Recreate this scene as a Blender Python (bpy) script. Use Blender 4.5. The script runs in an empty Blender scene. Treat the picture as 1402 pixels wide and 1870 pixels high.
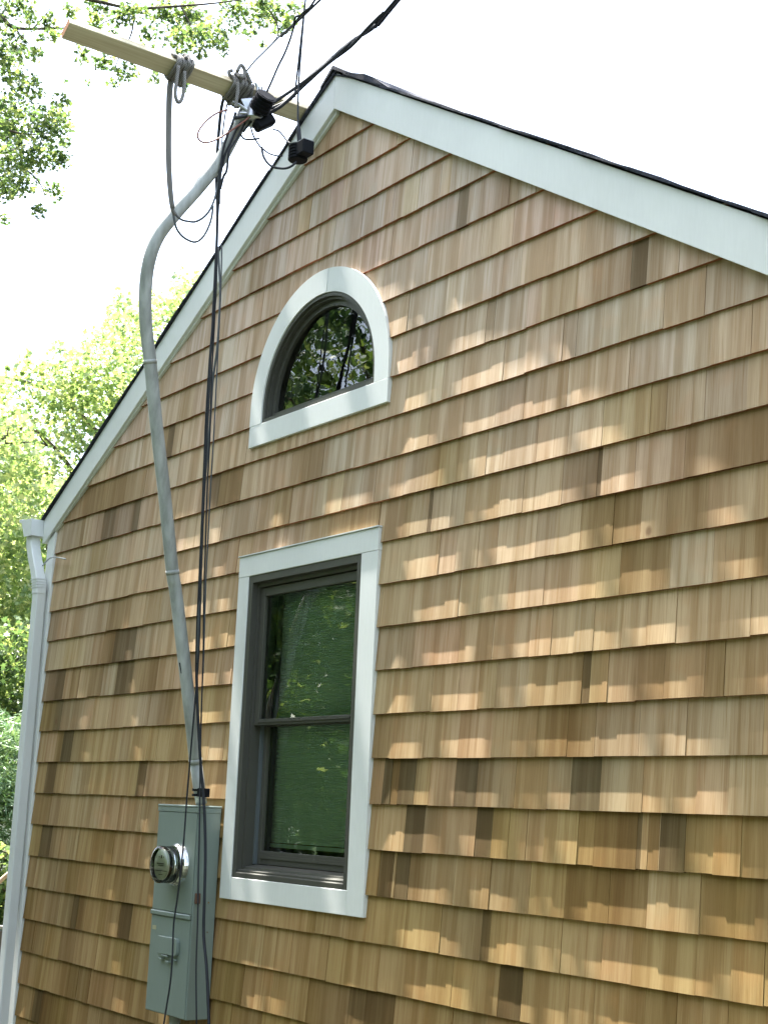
import bpy, bmesh, math, random
import numpy as np
from mathutils import Vector, Matrix
random.seed(7); rng = np.random.default_rng(7)
S = bpy.context.scene
COL = S.collection
# ------------------------------------------------------------------ camera
F_PX = 2692.37; YAW, PITCH, ROLL = -0.95399, 0.20189, 0.04139
CAM = Vector((8.33838, -3.4814, -0.21603))
FW = Vector((math.sin(YAW)*math.cos(PITCH), math.cos(YAW)*math.cos(PITCH), math.sin(PITCH)))
R0 = Vector((math.cos(YAW), -math.sin(YAW), 0)); U0 = R0.cross(FW)
RT = math.cos(ROLL)*R0+math.sin(ROLL)*U0; UP = -math.sin(ROLL)*R0+math.cos(ROLL)*U0
cd = bpy.data.cameras.new('camera'); cam = bpy.data.objects.new('camera', cd); COL.objects.link(cam)
cd.sensor_fit = 'HORIZONTAL'; cd.sensor_width = 36; cd.lens = 36*F_PX/1402; cd.clip_start = .05; cd.clip_end = 600
M = Matrix((RT, UP, -FW)).transposed().to_4x4(); M.translation = CAM; cam.matrix_world = M
S.camera = cam
# ------------------------------------------------------------------ world and sun
SUN = Vector((-.38, -.037, 1.0)).normalized()
W = bpy.data.worlds.new('World'); S.world = W; W.use_nodes = True
nt = W.node_tree; nt.nodes.clear()
sky = nt.nodes.new('ShaderNodeTexSky'); sky.sky_type = 'NISHITA'; sky.sun_disc = False
sky.sun_elevation = math.asin(SUN.z); sky.sun_rotation = math.atan2(SUN.x, SUN.y)
sky.air_density = 1.1; sky.dust_density = 3.0; sky.ozone_density = 1.0
hz = nt.nodes.new('ShaderNodeMix'); hz.data_type = 'RGBA'; hz.inputs[0].default_value = .30
hz.inputs[7].default_value = (5.6, 5.9, 6.0, 1)          # thin bright summer haze over the blue
bg = nt.nodes.new('ShaderNodeBackground'); bg.inputs[1].default_value = .105
ow = nt.nodes.new('ShaderNodeOutputWorld')
nt.links.new(sky.outputs[0], hz.inputs[6]); nt.links.new(hz.outputs[2], bg.inputs[0]); nt.links.new(bg.outputs[0], ow.inputs[0])
sl = bpy.data.lights.new('sun', 'SUN'); sl.energy = 5.0; sl.angle = math.radians(.5); sl.color = (1, .965, .91)
so = bpy.data.objects.new('sun', sl); COL.objects.link(so); so.rotation_euler = SUN.to_track_quat('Z', 'Y').to_euler(); so.location = SUN*30
S.view_settings.view_transform = 'Standard'; S.view_settings.look = 'None'; S.view_settings.gamma = 1
S.view_settings.exposure = 2.82
S.render.engine = 'CYCLES'
S.cycles.max_bounces = 8; S.cycles.transparent_max_bounces = 16

# ------------------------------------------------------------------ helpers
def ray(px, py):
    return FW+RT*((px-701)/F_PX)+UP*((935-py)/F_PX)
def PY(px, py, y):                     # point of the picture ray on a vertical plane parallel to the gable wall
    d = ray(px, py); return CAM+d*((y-CAM.y)/d.y)
def PX(px, py, x):                     # same, on a plane square to the wall
    d = ray(px, py); return CAM+d*((x-CAM.x)/d.x)
def PD(px, py, t):
    return CAM+ray(px, py)*t
def pix(p):
    d = Vector(p)-CAM; z = d.dot(FW)
    if z < .1: return None
    return 701+F_PX*d.dot(RT)/z, 935-F_PX*d.dot(UP)/z

def mat(name, col=(.5, .5, .5), rough=.6, metal=0., spec=.5):
    m = bpy.data.materials.new(name); m.use_nodes = True
    b = m.node_tree.nodes['Principled BSDF']
    b.inputs['Base Color'].default_value = (*col, 1); b.inputs['Roughness'].default_value = rough
    b.inputs['Metallic'].default_value = metal; b.inputs['Specular IOR Level'].default_value = spec
    return m
def nd(m, t, **k):
    n = m.node_tree.nodes.new(t)
    for a, b in k.items(): setattr(n, a, b)
    return n
def lk(m, a, b): m.node_tree.links.new(a, b)
def coords(m, scale=(1, 1, 1)):
    tc = nd(m, 'ShaderNodeTexCoord'); mp = nd(m, 'ShaderNodeMapping'); mp.inputs['Scale'].default_value = scale
    lk(m, tc.outputs['Object'], mp.inputs[0]); return mp.outputs[0]
def noise(m, vec, scale, detail=4, rough=.55):
    n = nd(m, 'ShaderNodeTexNoise'); n.inputs['Scale'].default_value = scale; n.inputs['Detail'].default_value = detail
    n.inputs['Roughness'].default_value = rough
    if vec is not None: lk(m, vec, n.inputs['Vector'])
    return n.outputs['Fac']
def ramp(m, fac, stops):
    r = nd(m, 'ShaderNodeValToRGB'); e = r.color_ramp.elements
    while len(e) < len(stops): e.new(.5)
    for i, (p, c) in enumerate(stops): e[i].position = p; e[i].color = (*c, 1) if len(c) == 3 else c
    lk(m, fac, r.inputs[0]); return r.outputs[0]
def mixc(m, fac, a, b, mode='MIX'):
    n = nd(m, 'ShaderNodeMix', data_type='RGBA', blend_type=mode)
    for s, v in ((0, fac), (6, a), (7, b)):
        if isinstance(v, (int, float)): n.inputs[s].default_value = v
        elif isinstance(v, tuple): n.inputs[s].default_value = (*v, 1)
        else: lk(m, v, n.inputs[s])
    return n.outputs[2]
def bump(m, h, strength=.3, dist=.01):
    n = nd(m, 'ShaderNodeBump'); n.inputs['Strength'].default_value = strength; n.inputs['Distance'].default_value = dist
    lk(m, h, n.inputs['Height']); lk(m, n.outputs[0], m.node_tree.nodes['Principled BSDF'].inputs['Normal'])
def setcol(m, c): lk(m, c, m.node_tree.nodes['Principled BSDF'].inputs['Base Color'])

def new_obj(name, bm, m, parent=None, smooth=False):
    me = bpy.data.meshes.new(name); bm.to_mesh(me); bm.free()
    if m: me.materials.append(m)
    if smooth:
        for p in me.polygons: p.use_smooth = True
    o = bpy.data.objects.new(name, me); COL.objects.link(o)
    if parent: o.parent = parent
    return o
def tag(o, label=None, cat=None, group=None, kind=None):
    if label: o['label'] = label
    if cat: o['category'] = cat
    if group: o['group'] = group
    if kind: o['kind'] = kind
    return o
def thing(name, label, cat, loc=(0, 0, 0), group=None):
    o = bpy.data.objects.new(name, None); COL.objects.link(o); o.location = loc; o.empty_display_size = .1
    return tag(o, label, cat, group)
def keep(o, parent):                    # parent while keeping world coordinates of the mesh
    o.parent = parent; o.matrix_parent_inverse = Matrix.Translation(-Vector(parent.location)); return o

def box(bm, x0, x1, y0, y1, z0, z1, bev=0.):
    vs = [bm.verts.new(p) for p in ((x0, y0, z0), (x1, y0, z0), (x1, y1, z0), (x0, y1, z0), (x0, y0, z1), (x1, y0, z1), (x1, y1, z1), (x0, y1, z1))]
    fs = [bm.faces.new([vs[i] for i in f]) for f in ((0, 1, 5, 4), (1, 2, 6, 5), (2, 3, 7, 6), (3, 0, 4, 7), (4, 5, 6, 7), (3, 2, 1, 0))]
    if bev:
        es = {e for f in fs for e in f.edges}
        bmesh.ops.bevel(bm, geom=list(es), offset=bev, segments=1, affect='EDGES')
def prism(bm, pts, y0, y1, bev=0.):     # pts: xz outline (any winding), extruded along y
    a = [bm.verts.new((x, y0, z)) for x, z in pts]; b = [bm.verts.new((x, y1, z)) for x, z in pts]
    n = len(pts); fs = [bm.faces.new(a), bm.faces.new(b[::-1])]
    for i in range(n): fs.append(bm.faces.new((a[i], b[i], b[(i+1) % n], a[(i+1) % n])))
    bmesh.ops.recalc_face_normals(bm, faces=fs)
    if bev: bmesh.ops.bevel(bm, geom=list({e for f in fs for e in f.edges}), offset=bev, segments=1, affect='EDGES')
def smooth_path(pts, n=6):
    pts = [Vector(p) for p in pts]
    if len(pts) < 3: return pts
    out = []
    for i in range(len(pts)-1):
        p0 = pts[max(i-1, 0)]; p1 = pts[i]; p2 = pts[i+1]; p3 = pts[min(i+2, len(pts)-1)]
        for k in range(n):
            t = k/n
            out.append(.5*((2*p1)+(p2-p0)*t+(2*p0-5*p1+4*p2-p3)*t*t+(3*p1-p0-3*p2+p3)*t**3))
    out.append(pts[-1]); return out
def tube(bm, pts, r, seg=10, caps=True, square=None):
    n = len(pts); rings = []; prev = None
    for i, p in enumerate(pts):
        d = (pts[min(i+1, n-1)]-pts[max(i-1, 0)])
        if d.length < 1e-9: d = Vector((0, 0, 1))
        d.normalize()
        if prev is None:
            a = d.cross(Vector((0, 1, 0)) if abs(d.y) < .9 else Vector((1, 0, 0))).normalized()
        else:
            a = (prev-d*prev.dot(d)).normalized()
        prev = a; b = d.cross(a)
        rr = r(i/(n-1)) if callable(r) else r
        rings.append([bm.verts.new(p+(a*math.cos(2*math.pi*k/seg)+b*math.sin(2*math.pi*k/seg))*rr) for k in range(seg)])
    for i in range(n-1):
        for k in range(seg):
            bm.faces.new((rings[i][k], rings[i][(k+1) % seg], rings[i+1][(k+1) % seg], rings[i+1][k]))
    if caps:
        bm.faces.new(rings[0][::-1]); bm.faces.new(rings[-1])
def tube_obj(name, pts, r, m, parent=None, seg=8, n=6):
    bm = bmesh.new(); tube(bm, smooth_path(pts, n), r, seg); return new_obj(name, bm, m, parent, True)
def cyl(bm, c, axis, r0, r1, h, seg=32, z0=0.):
    axis = Vector(axis).normalized(); tube(bm, [Vector(c)+axis*z0, Vector(c)+axis*(z0+h)], lambda t: r0+(r1-r0)*t, seg)

# ------------------------------------------------------------------ materials
def m_paint(name, col, rough=.45):
    m = mat(name, col, rough); v = coords(m, (1, 1, 1))
    n1 = noise(m, v, 2.3, 5); n2 = noise(m, coords(m, (30, 30, 4)), 3, 3)
    c = ramp(m, n1, [(.3, tuple(x*.90 for x in col)), (.7, col)])
    c2 = mixc(m, .12, c, ramp(m, n2, [(.35, tuple(x*.75 for x in col)), (.65, col)]))
    setcol(m, c2); bump(m, n2, .05, .004); return m
M_TRIM = m_paint('white_trim_paint', (.74, .76, .74))
M_ALU = m_paint('white_coated_aluminium', (.68, .71, .71), .38)
def m_cedar():
    m = mat('cedar_shingle', (.5, .35, .2), .82, spec=.2)
    at = nd(m, 'ShaderNodeAttribute', attribute_name='wood')
    at2 = nd(m, 'ShaderNodeAttribute', attribute_name='wood_seed')
    tc = nd(m, 'ShaderNodeTexCoord')
    add = nd(m, 'ShaderNodeVectorMath', operation='ADD'); sc = nd(m, 'ShaderNodeVectorMath', operation='SCALE'); sc.inputs['Scale'].default_value = 37.
    lk(m, at2.outputs['Color'], sc.inputs[0]); lk(m, tc.outputs['Object'], add.inputs[0]); lk(m, sc.outputs[0], add.inputs[1])
    def st(s):
        mp = nd(m, 'ShaderNodeMapping'); mp.inputs['Scale'].default_value = s; lk(m, add.outputs[0], mp.inputs[0]); return mp.outputs[0]
    broad = noise(m, st((17, 3, .7)), 1, 3, .55)
    fine = noise(m, st((95, 20, 2.2)), 1, 4, .6)
    vfine = noise(m, st((420, 60, 7)), 1, 2, .6)
    dark = noise(m, st((23, 4, .5)), 1, 2, .5)
    blot = noise(m, st((7, 7, 7)), 1, 3, .5)
    c = mixc(m, ramp(m, broad, [(.40, (0, 0, 0)), (.60, (1, 1, 1))]), mixc(m, 1., at.outputs['Color'], (.72, .65, .56), 'MULTIPLY'), at.outputs['Color'])
    c = mixc(m, ramp(m, fine, [(.30, (.75, .75, .75)), (.47, (0, 0, 0))]), c, mixc(m, 1., at.outputs['Color'], (.66, .56, .42), 'MULTIPLY'))
    c = mixc(m, ramp(m, blot, [(.55, (0, 0, 0)), (.75, (.35, .35, .35))]), c, mixc(m, 1., at.outputs['Color'], (1.02, .80, .66), 'MULTIPLY'))
    c = mixc(m, ramp(m, dark, [(.64, (0, 0, 0)), (.74, (.55, .55, .55))]), c, mixc(m, 1., at.outputs['Color'], (.50, .40, .25), 'MULTIPLY'))
    c = mixc(m, 1., c, ramp(m, vfine, [(.3, (.84, .81, .78)), (.7, (1, 1, 1))]), 'MULTIPLY')
    # sparse small dark knots in the wood
    vo = nd(m, 'ShaderNodeTexVoronoi'); vo.inputs['Scale'].default_value = 1.5; lk(m, st((1, 1, .8)), vo.inputs['Vector'])
    c = mixc(m, ramp(m, vo.outputs['Distance'], [(.012, (.75, .75, .75)), (.028, (0, 0, 0))]), c, (.14, .075, .035))
    setcol(m, c)
    mx = nd(m, 'ShaderNodeMath', operation='ADD'); lk(m, fine, mx.inputs[0]); lk(m, vfine, mx.inputs[1])
    bump(m, mx.outputs[0], .35, .0015); return m
M_CEDAR = m_cedar()
def m_wood(name, light, dark, axis=(1, 1, 1), rough=.7):
    m = mat(name, light, rough, spec=.25); a = noise(m, coords(m, axis), 1, 5, .6)
    b = noise(m, coords(m, tuple(x*4 for x in axis)), 1, 3)
    setcol(m, mixc(m, .35, ramp(m, a, [(.36, dark), (.6, light)]), ramp(m, b, [(.35, dark), (.65, light)]))); bump(m, b, .2, .002); return m
M_LUMBER = m_wood('pine_lumber', (.60, .54, .39), (.44, .37, .25), (40, .8, 40))
M_ROOF = mat('asphalt_roofing', (.03, .035, .05), .9, spec=.25)
setcol(M_ROOF, ramp(M_ROOF, noise(M_ROOF, coords(M_ROOF), 60, 4), [(.35, (.016, .018, .028)), (.7, (.06, .065, .085))]))
bump(M_ROOF, noise(M_ROOF, coords(M_ROOF), 220, 3), .6, .004)
M_FRAME = m_paint('taupe_window_frame', (.072, .071, .060), .42)
M_TRACK = m_paint('grey_window_track', (.11, .13, .14), .4)
M_BOX = m_paint('grey_green_enamel', (.205, .255, .228), .42)
M_PIPE = m_paint('grey_galvanised_pipe', (.27, .31, .31), .48)
v_ = noise(M_PIPE, coords(M_PIPE, (9, 9, 2)), 2.2, 5); setcol(M_PIPE, ramp(M_PIPE, v_, [(.35, (.25, .265, .25)), (.62, (.42, .44, .43))]))
M_CABLE = m_paint('dark_cable_sheath', (.012, .015, .024), .6)
M_GREYCABLE = m_paint('grey_cable_sheath', (.075, .085, .095), .5)
M_RED = mat('dull_red_wire', (.20, .065, .04), .5)
M_BLACK = mat('black_plastic', (.004, .005, .008), .65, spec=.15)
M_METAL = mat('bright_metal', (.72, .73, .74), .16, 1.)
M_DULL = mat('dull_metal', (.45, .46, .47), .4, 1.)
M_RUST = m_paint('rusty_steel', (.13, .07, .045), .8)
M_DIAL = m_paint('pale_green_dial', (.55, .60, .48), .5)
M_INK = mat('dark_ink', (.05, .05, .04), .6)
def m_rope():
    m = mat('grey_weathered_rope', (.19, .18, .17), .95, spec=.1)
    w = nd(m, 'ShaderNodeTexWave'); w.bands_direction = 'DIAGONAL'; w.inputs['Scale'].default_value = 60; w.inputs['Distortion'].default_value = 3
    tc = nd(m, 'ShaderNodeTexCoord'); lk(m, tc.outputs['Object'], w.inputs['Vector'])
    setcol(m, ramp(m, w.outputs['Fac'], [(.2, (.10, .10, .11)), (.8, (.30, .28, .25))])); bump(m, w.outputs['Fac'], .6, .004); return m
M_ROPE = m_rope()
def m_bark(name, a, b):
    m = mat(name, a, .95, spec=.1); n = noise(m, coords(m, (9, 9, 2)), 2, 6, .65)
    setcol(m, ramp(m, n, [(.35, b), (.65, a)])); bump(m, n, .8, .03); return m
M_BARK = m_bark('grey_brown_bark', (.15, .125, .10), (.055, .045, .035))
def m_leaf(name, stops, trans=.45, rough=.45):
    m = mat(name, stops[0][1], rough, spec=.35); nodes = m.node_tree.nodes; b = nodes['Principled BSDF']
    g = nd(m, 'ShaderNodeNewGeometry'); c = ramp(m, g.outputs['Random Per Island'], stops)
    lk(m, c, b.inputs['Base Color'])
    tr = nd(m, 'ShaderNodeBsdfTranslucent'); lk(m, mixc(m, 1., c, (1.3, 1.25, .75), 'MULTIPLY'), tr.inputs[0])
    mx = nd(m, 'ShaderNodeMixShader'); mx.inputs[0].default_value = trans
    lk(m, b.outputs[0], mx.inputs[1]); lk(m, tr.outputs[0], mx.inputs[2]); lk(m, mx.outputs[0], nodes['Material Output'].inputs[0]); return m
L_MAPLE = m_leaf('maple_leaf', [(0, (.10, .17, .07)), (.4, (.19, .28, .11)), (.75, (.31, .38, .18)), (1, (.46, .48, .31))], .5, .3)
L_OAK = m_leaf('oak_leaf', [(0, (.04, .08, .04)), (.45, (.09, .15, .06)), (.8, (.17, .24, .08)), (1, (.28, .33, .16))], .55, .32)
L_YARD = m_leaf('yard_leaf', [(0, (.035, .075, .022)), (.45, (.07, .13, .03)), (.8, (.15, .23, .06)), (1, (.24, .30, .12))], .5, .35)
L_DARK = m_leaf('dark_leaf', [(0, (.04, .09, .045)), (.5, (.08, .16, .07)), (1, (.17, .26, .11))], .3)
L_NEEDLE = m_leaf('needle_spray', [(0, (.05, .11, .05)), (.5, (.11, .20, .09)), (1, (.22, .31, .16))], .25)
def m_glass(name, tint):
    m = bpy.data.materials.new(name); m.use_nodes = True; nodes = m.node_tree.nodes; nodes.clear()
    o = nd(m, 'ShaderNodeOutputMaterial'); t = nd(m, 'ShaderNodeBsdfTransparent'); t.inputs[0].default_value = (*tint, 1)
    g = nd(m, 'ShaderNodeBsdfGlossy'); g.inputs['Roughness'].default_value = .004
    n = nd(m, 'ShaderNodeTexNoise'); n.inputs['Scale'].default_value = 3.0
    bp = nd(m, 'ShaderNodeBump'); bp.inputs['Strength'].default_value = .07; bp.inputs['Distance'].default_value = .01
    lk(m, n.outputs['Fac'], bp.inputs['Height']); lk(m, bp.outputs[0], g.inputs['Normal'])
    f = nd(m, 'ShaderNodeFresnel'); f.inputs[0].default_value = 1.9
    mx = nd(m, 'ShaderNodeMixShader'); lk(m, f.outputs[0], mx.inputs[0]); lk(m, t.outputs[0], mx.inputs[1]); lk(m, g.outputs[0], mx.inputs[2])
    lk(m, mx.outputs[0], o.inputs[0]); return m
M_GLASS = m_glass('window_glass', (.80, .95, .94))
M_COVER = m_glass('clear_glass_cover', (.93, .96, .93))
M_BLIND = mat('pleated_blind_fabric', (.88, .91, .86), .8)
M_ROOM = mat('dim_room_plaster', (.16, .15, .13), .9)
M_SHEATH = mat('wall_sheathing', (.10, .08, .06), .9)

# ------------------------------------------------------------------ ground
bm = bmesh.new(); box(bm, -150, 150, -150, 150, -2.2, -1.75)
M_SOIL = mat('lawn_soil', (.06, .08, .03), .95)
setcol(M_SOIL, ramp(M_SOIL, noise(M_SOIL, coords(M_SOIL), 1.5, 6), [(.35, (.014, .022, .009)), (.65, (.032, .034, .018))]))
tag(new_obj('ground', bm, M_SOIL), kind='structure')

# ------------------------------------------------------------------ house
EXP = .178                              # shingle exposure
house = thing('shingled_house', 'gable end of a house clad in new cedar shingles with white trim boards', 'house', (2.9, 3, -1.75))
def part(name, bm, m, parent=None, smooth=False, label=None):
    p = parent or house; o = new_obj(name, bm, m, None, smooth)
    w = Vector(p.location) if p.parent is None else Vector((0, 0, 0))
    o.location = (0, 0, 0); o.parent = p; o.matrix_parent_inverse = Matrix.Translation(-w)
    if label: o['label'] = label
    return o
XA = 2.914                              # ridge x
def rk_lo(x): return 3.028-(2.918-x)*.5573 if x < 2.918 else 3.028-(x-2.918)*.6085
def rk_hi(x): return 3.2125-(XA-x)*.5685 if x < XA else 3.2125-(x-XA)*.6070
XL, XR = -.15, 6.15
TY = -.022
TW = -.010                              # face of the window casings, just proud of the butts
# openings
WX0, WX1, WZ0, WZ1 = 2.362, 3.291, -.525, .856      # window opening
AX, AZ, AR = 2.859, 1.655, .468; AZB = 1.598         # half round opening (AZ centre of arc)

# --- shingle siding ----------------------------------------------------
TONES = {
 't': (.550, .422, .288), 'l': (.60, .475, .335), 'p': (.560, .410, .300), 'y': (.53, .41, .245), 'g': (.54, .45, .340), 'm': (.43, .335, .245),
 'b': (.29, .20, .095), 'd': (.155, .115, .062), 'D': (.115, .092, .052), 'o': (.37, .275, .135)}
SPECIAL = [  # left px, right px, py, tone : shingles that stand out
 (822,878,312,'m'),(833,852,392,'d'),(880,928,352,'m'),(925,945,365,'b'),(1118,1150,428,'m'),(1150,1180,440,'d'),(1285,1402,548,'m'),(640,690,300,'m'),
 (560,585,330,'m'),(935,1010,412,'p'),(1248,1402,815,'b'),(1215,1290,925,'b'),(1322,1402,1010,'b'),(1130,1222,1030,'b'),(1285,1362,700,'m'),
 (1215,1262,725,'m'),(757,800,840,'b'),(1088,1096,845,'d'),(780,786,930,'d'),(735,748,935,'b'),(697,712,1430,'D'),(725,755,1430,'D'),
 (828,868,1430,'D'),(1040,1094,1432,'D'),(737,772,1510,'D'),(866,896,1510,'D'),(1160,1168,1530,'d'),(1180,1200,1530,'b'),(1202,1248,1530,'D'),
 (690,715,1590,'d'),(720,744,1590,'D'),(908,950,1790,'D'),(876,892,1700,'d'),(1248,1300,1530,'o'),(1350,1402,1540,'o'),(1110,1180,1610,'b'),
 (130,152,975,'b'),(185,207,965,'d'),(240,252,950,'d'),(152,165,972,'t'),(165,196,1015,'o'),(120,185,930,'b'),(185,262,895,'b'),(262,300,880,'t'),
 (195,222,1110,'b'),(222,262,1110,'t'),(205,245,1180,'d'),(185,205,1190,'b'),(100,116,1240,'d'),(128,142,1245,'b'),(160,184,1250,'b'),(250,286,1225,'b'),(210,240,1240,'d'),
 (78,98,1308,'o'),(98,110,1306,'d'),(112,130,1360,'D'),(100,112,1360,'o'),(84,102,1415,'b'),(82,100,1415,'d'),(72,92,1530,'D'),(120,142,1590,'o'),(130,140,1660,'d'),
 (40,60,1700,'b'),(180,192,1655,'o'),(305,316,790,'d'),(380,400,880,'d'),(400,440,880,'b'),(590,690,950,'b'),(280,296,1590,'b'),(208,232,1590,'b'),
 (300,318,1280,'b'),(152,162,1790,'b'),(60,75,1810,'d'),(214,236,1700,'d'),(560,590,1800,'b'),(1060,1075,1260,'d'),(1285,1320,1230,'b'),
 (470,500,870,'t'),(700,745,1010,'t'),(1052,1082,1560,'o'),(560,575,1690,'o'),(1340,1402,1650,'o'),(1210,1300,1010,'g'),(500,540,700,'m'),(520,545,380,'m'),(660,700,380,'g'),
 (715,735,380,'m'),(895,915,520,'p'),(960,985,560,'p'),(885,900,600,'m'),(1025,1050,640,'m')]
spec = {}
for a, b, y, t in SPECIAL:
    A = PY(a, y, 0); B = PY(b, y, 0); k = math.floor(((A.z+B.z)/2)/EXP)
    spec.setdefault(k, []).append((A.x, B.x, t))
bm = bmesh.new()
cl = bm.loops.layers.float_color.new('wood'); sd = bm.loops.layers.float_color.new('wood_seed')
THK = .013
def surf(z, zb): return THK*(z-zb)/EXP       # y of the shingle face at height z, butt at zb proud by THK
def shingle(x0, x1, zb0, zb1, zt0, zt1, zc, off, col, seed, colf, thick=THK, butt=True, jag=None):
    # four-cornered face: bottom zb0..zb1, top zt0..zt1 ; zc = course line
    def P(x, z): return (x, surf(z, zc)+off, z)
    f = [bm.verts.new(P(*p)) for p in ((x0, zb0), (x1, zb1), (x1, zt1), (x0, zt0))]
    g = [bm.verts.new((p[0], surf(p[1], zc)+off+thick+.004, p[1])) for p in ((x0, zb0), (x1, zb1), (x1, zt1), (x0, zt0))]
    edge = tuple(c*k for c, k in zip(col, (.70, .37, .24))); side = tuple(c*k for c, k in zip(col, (.86, .78, .66)))
    fc = bm.faces.new((f[0], f[1], f[2], f[3]))
    for lo, xx in zip(fc.loops, (x0, x1, x1, x0)): lo[cl] = (*colf(xx), 1); lo[sd] = (*seed, 1)
    for vs, c in (((f[0], f[1], f[2], f[3]), None), ((f[1], f[0], g[0], g[1]), edge), ((f[0], f[3], g[3], g[0]), side), ((f[2], f[1], g[1], g[2]), side)):
        if c is None: continue
        fc = bm.faces.new(vs)
        for lo in fc.loops: lo[cl] = (*c, 1); lo[sd] = (*seed, 1)
def arch_top(x, r):
    d = x-AX
    return AZ+math.sqrt(max(r*r-d*d, 0)) if abs(d) < r else -99
def emit(x0, x1, k, col, seed, off, dz, colf):
    zc = k*EXP; zb = zc+dz; zt = zc+EXP+.035
    gap = random.choice((.0002, .0003, .0006, .0012))
    x0 += gap; x1 -= gap
    # pieces along x where something cuts the shingle
    cuts = {x0, x1, AX-AR-.05, AX+AR+.05, WX0-.04, WX1+.04, XA}
    near_arch = zt > AZB-.06 and zb < AZ+AR+.12 and x1 > AX-AR-.06 and x0 < AX+AR+.06
    if near_arch:
        for i in range(29): cuts.add(AX-AR-.05+(2*AR+.1)*i/28)
    xs = sorted(c for c in cuts if x0 <= c <= x1)
    for a, b in zip(xs[:-1], xs[1:]):
        if b-a < 1e-4: continue
        mid = (a+b)/2
        lim = lambda x: rk_lo(x)+.09
        ta, tb = min(zt, lim(a)), min(zt, lim(b))
        segs = [(zb, zb, ta, tb)]
        if WX0-.04 < mid < WX1+.04:
            lo, hi = WZ0-.05, WZ1+.05; new = []
            for (p, q, r, s) in segs:
                if p < lo: new.append((p, q, min(r, lo), min(s, lo)))
                if r > hi: new.append((max(p, hi), max(q, hi), r, s))
            segs = new
        if abs(mid-AX) < AR+.05:
            lo = AZB-.05; ha, hb = max(arch_top(a, AR+.051), AZB), max(arch_top(b, AR+.051), AZB); new = []
            for (p, q, r, s) in segs:
                if p < lo: new.append((p, q, min(r, lo), min(s, lo)))
                if r > ha or s > hb: new.append((max(p, min(ha, r)), max(q, min(hb, s)), r, s))
            segs = new
        for (p, q, r, s) in segs:
            if r-p < 1e-4 and s-q < 1e-4: continue
            if r < p-1e-6 or s < q-1e-6:
                if r < p: r = p
                if s < q: s = q
                if r-p < 1e-4 and s-q < 1e-4: continue
            if r-p < 1e-5: r = p+1e-5
            if s-q < 1e-5: s = q+1e-5
            shingle(a, b, p, q, r, s, zc, off, col, seed, colf)
def jit(c):
    a = random.gauss(0, .035); return tuple(max(.02, x*(1+a+random.gauss(0, .012))) for x in c)
kmin = math.floor(-1.62/EXP)
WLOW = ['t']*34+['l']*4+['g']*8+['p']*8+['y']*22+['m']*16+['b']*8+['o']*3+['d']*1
SHADE_TONE = lambda k: 1.13-.44*min(1, max(0, (13-k)/20))       # lower courses darkened: shade painted into the colour, plus a browner wood tone
WEIGHT = ['t']*40+['l']*12+['g']*20+['p']*9+['y']*10+['m']*7+['b']*3+['o']*1
for k in range(kmin, 18):
    zc = k*EXP; xs0, xs1 = 0., 5.95
    if zc > rk_lo(XA)+.05: break
    runs = sorted(spec.get(k, [])); x = xs0; seq = []
    lastt = None
    def fill(x, xe, seq):
        while x < xe-.001:
            w = random.choice((random.uniform(.08, .14), random.uniform(.12, .22), random.uniform(.16, .31)))
            if xe-(x+w) < .06: w = xe-x
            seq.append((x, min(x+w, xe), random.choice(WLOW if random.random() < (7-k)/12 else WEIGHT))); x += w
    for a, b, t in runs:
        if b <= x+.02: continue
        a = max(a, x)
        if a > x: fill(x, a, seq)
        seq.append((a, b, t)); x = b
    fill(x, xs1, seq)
    dk = SHADE_TONE(k); cols = [jit(tuple(c_*q_ for c_, q_ in zip(TONES[t], (dk, dk**1.35, dk**2.6)))) for a, b, t in seq]
    for n, (a, b, t) in enumerate(seq):
        if zc > max(rk_lo(a), rk_lo(b))+.09: continue
        me_, lf, rt = cols[n], cols[max(n-1, 0)], cols[min(n+1, len(seq)-1)]; w1, w2 = random.uniform(.15, .5), random.uniform(.15, .5)
        if t in 'dD': w1 *= .5; w2 *= .5
        cL = tuple(x*(1-w1)+y*w1 for x, y in zip(me_, lf)); cR = tuple(x*(1-w2)+y*w2 for x, y in zip(me_, rt))
        def colf(x, a=a, b=b, cL=cL, cR=cR, cm=me_):
            u = min(1, max(0, (x-a)/(b-a))); return tuple(p*(1-u)+q*u for p, q in zip(cL, cR))
        seed = (random.random(), random.random(), random.random())
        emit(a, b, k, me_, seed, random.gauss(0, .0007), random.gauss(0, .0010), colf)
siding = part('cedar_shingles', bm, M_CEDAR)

# --- sheathing behind, other walls, roof --------------------------------
bm = bmesh.new()
yb0, yb1 = .032, .10
def wall_quad(x0, x1, z0, z1a, z1b=None):
    z1b = z1a if z1b is None else z1b
    prism(bm, [(x0, z0), (x1, z0), (x1, z1b), (x0, z1a)], yb0, yb1)
E1 = .03
hx0, hx1 = WX0-E1, WX1+E1; ax0, ax1 = AX-AR-E1, AX+AR+E1
cut = sorted({-.06, hx0, ax0, XA, ax1, hx1, 6.0})
for a, b in zip(cut[:-1], cut[1:]):
    m_ = (a+b)/2; ta, tb = rk_lo(a)+.10, rk_lo(b)+.10
    holes = []
    if hx0 < m_ < hx1: holes.append((WZ0-E1, WZ1+E1))
    if ax0 < m_ < ax1: holes.append((AZB-E1, AZ+AR+E1))
    z = -1.9
    for lo, hi in sorted(holes): wall_quad(a, b, z, lo); z = hi
    wall_quad(a, b, z, ta, tb)
part('wall', bm, M_SHEATH)
bm = bmesh.new(); box(bm, -.06, .04, .101, 7., -1.9, 1.40); box(bm, 5.9, 6.0, .101, 7., -1.9, 1.25)
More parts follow.
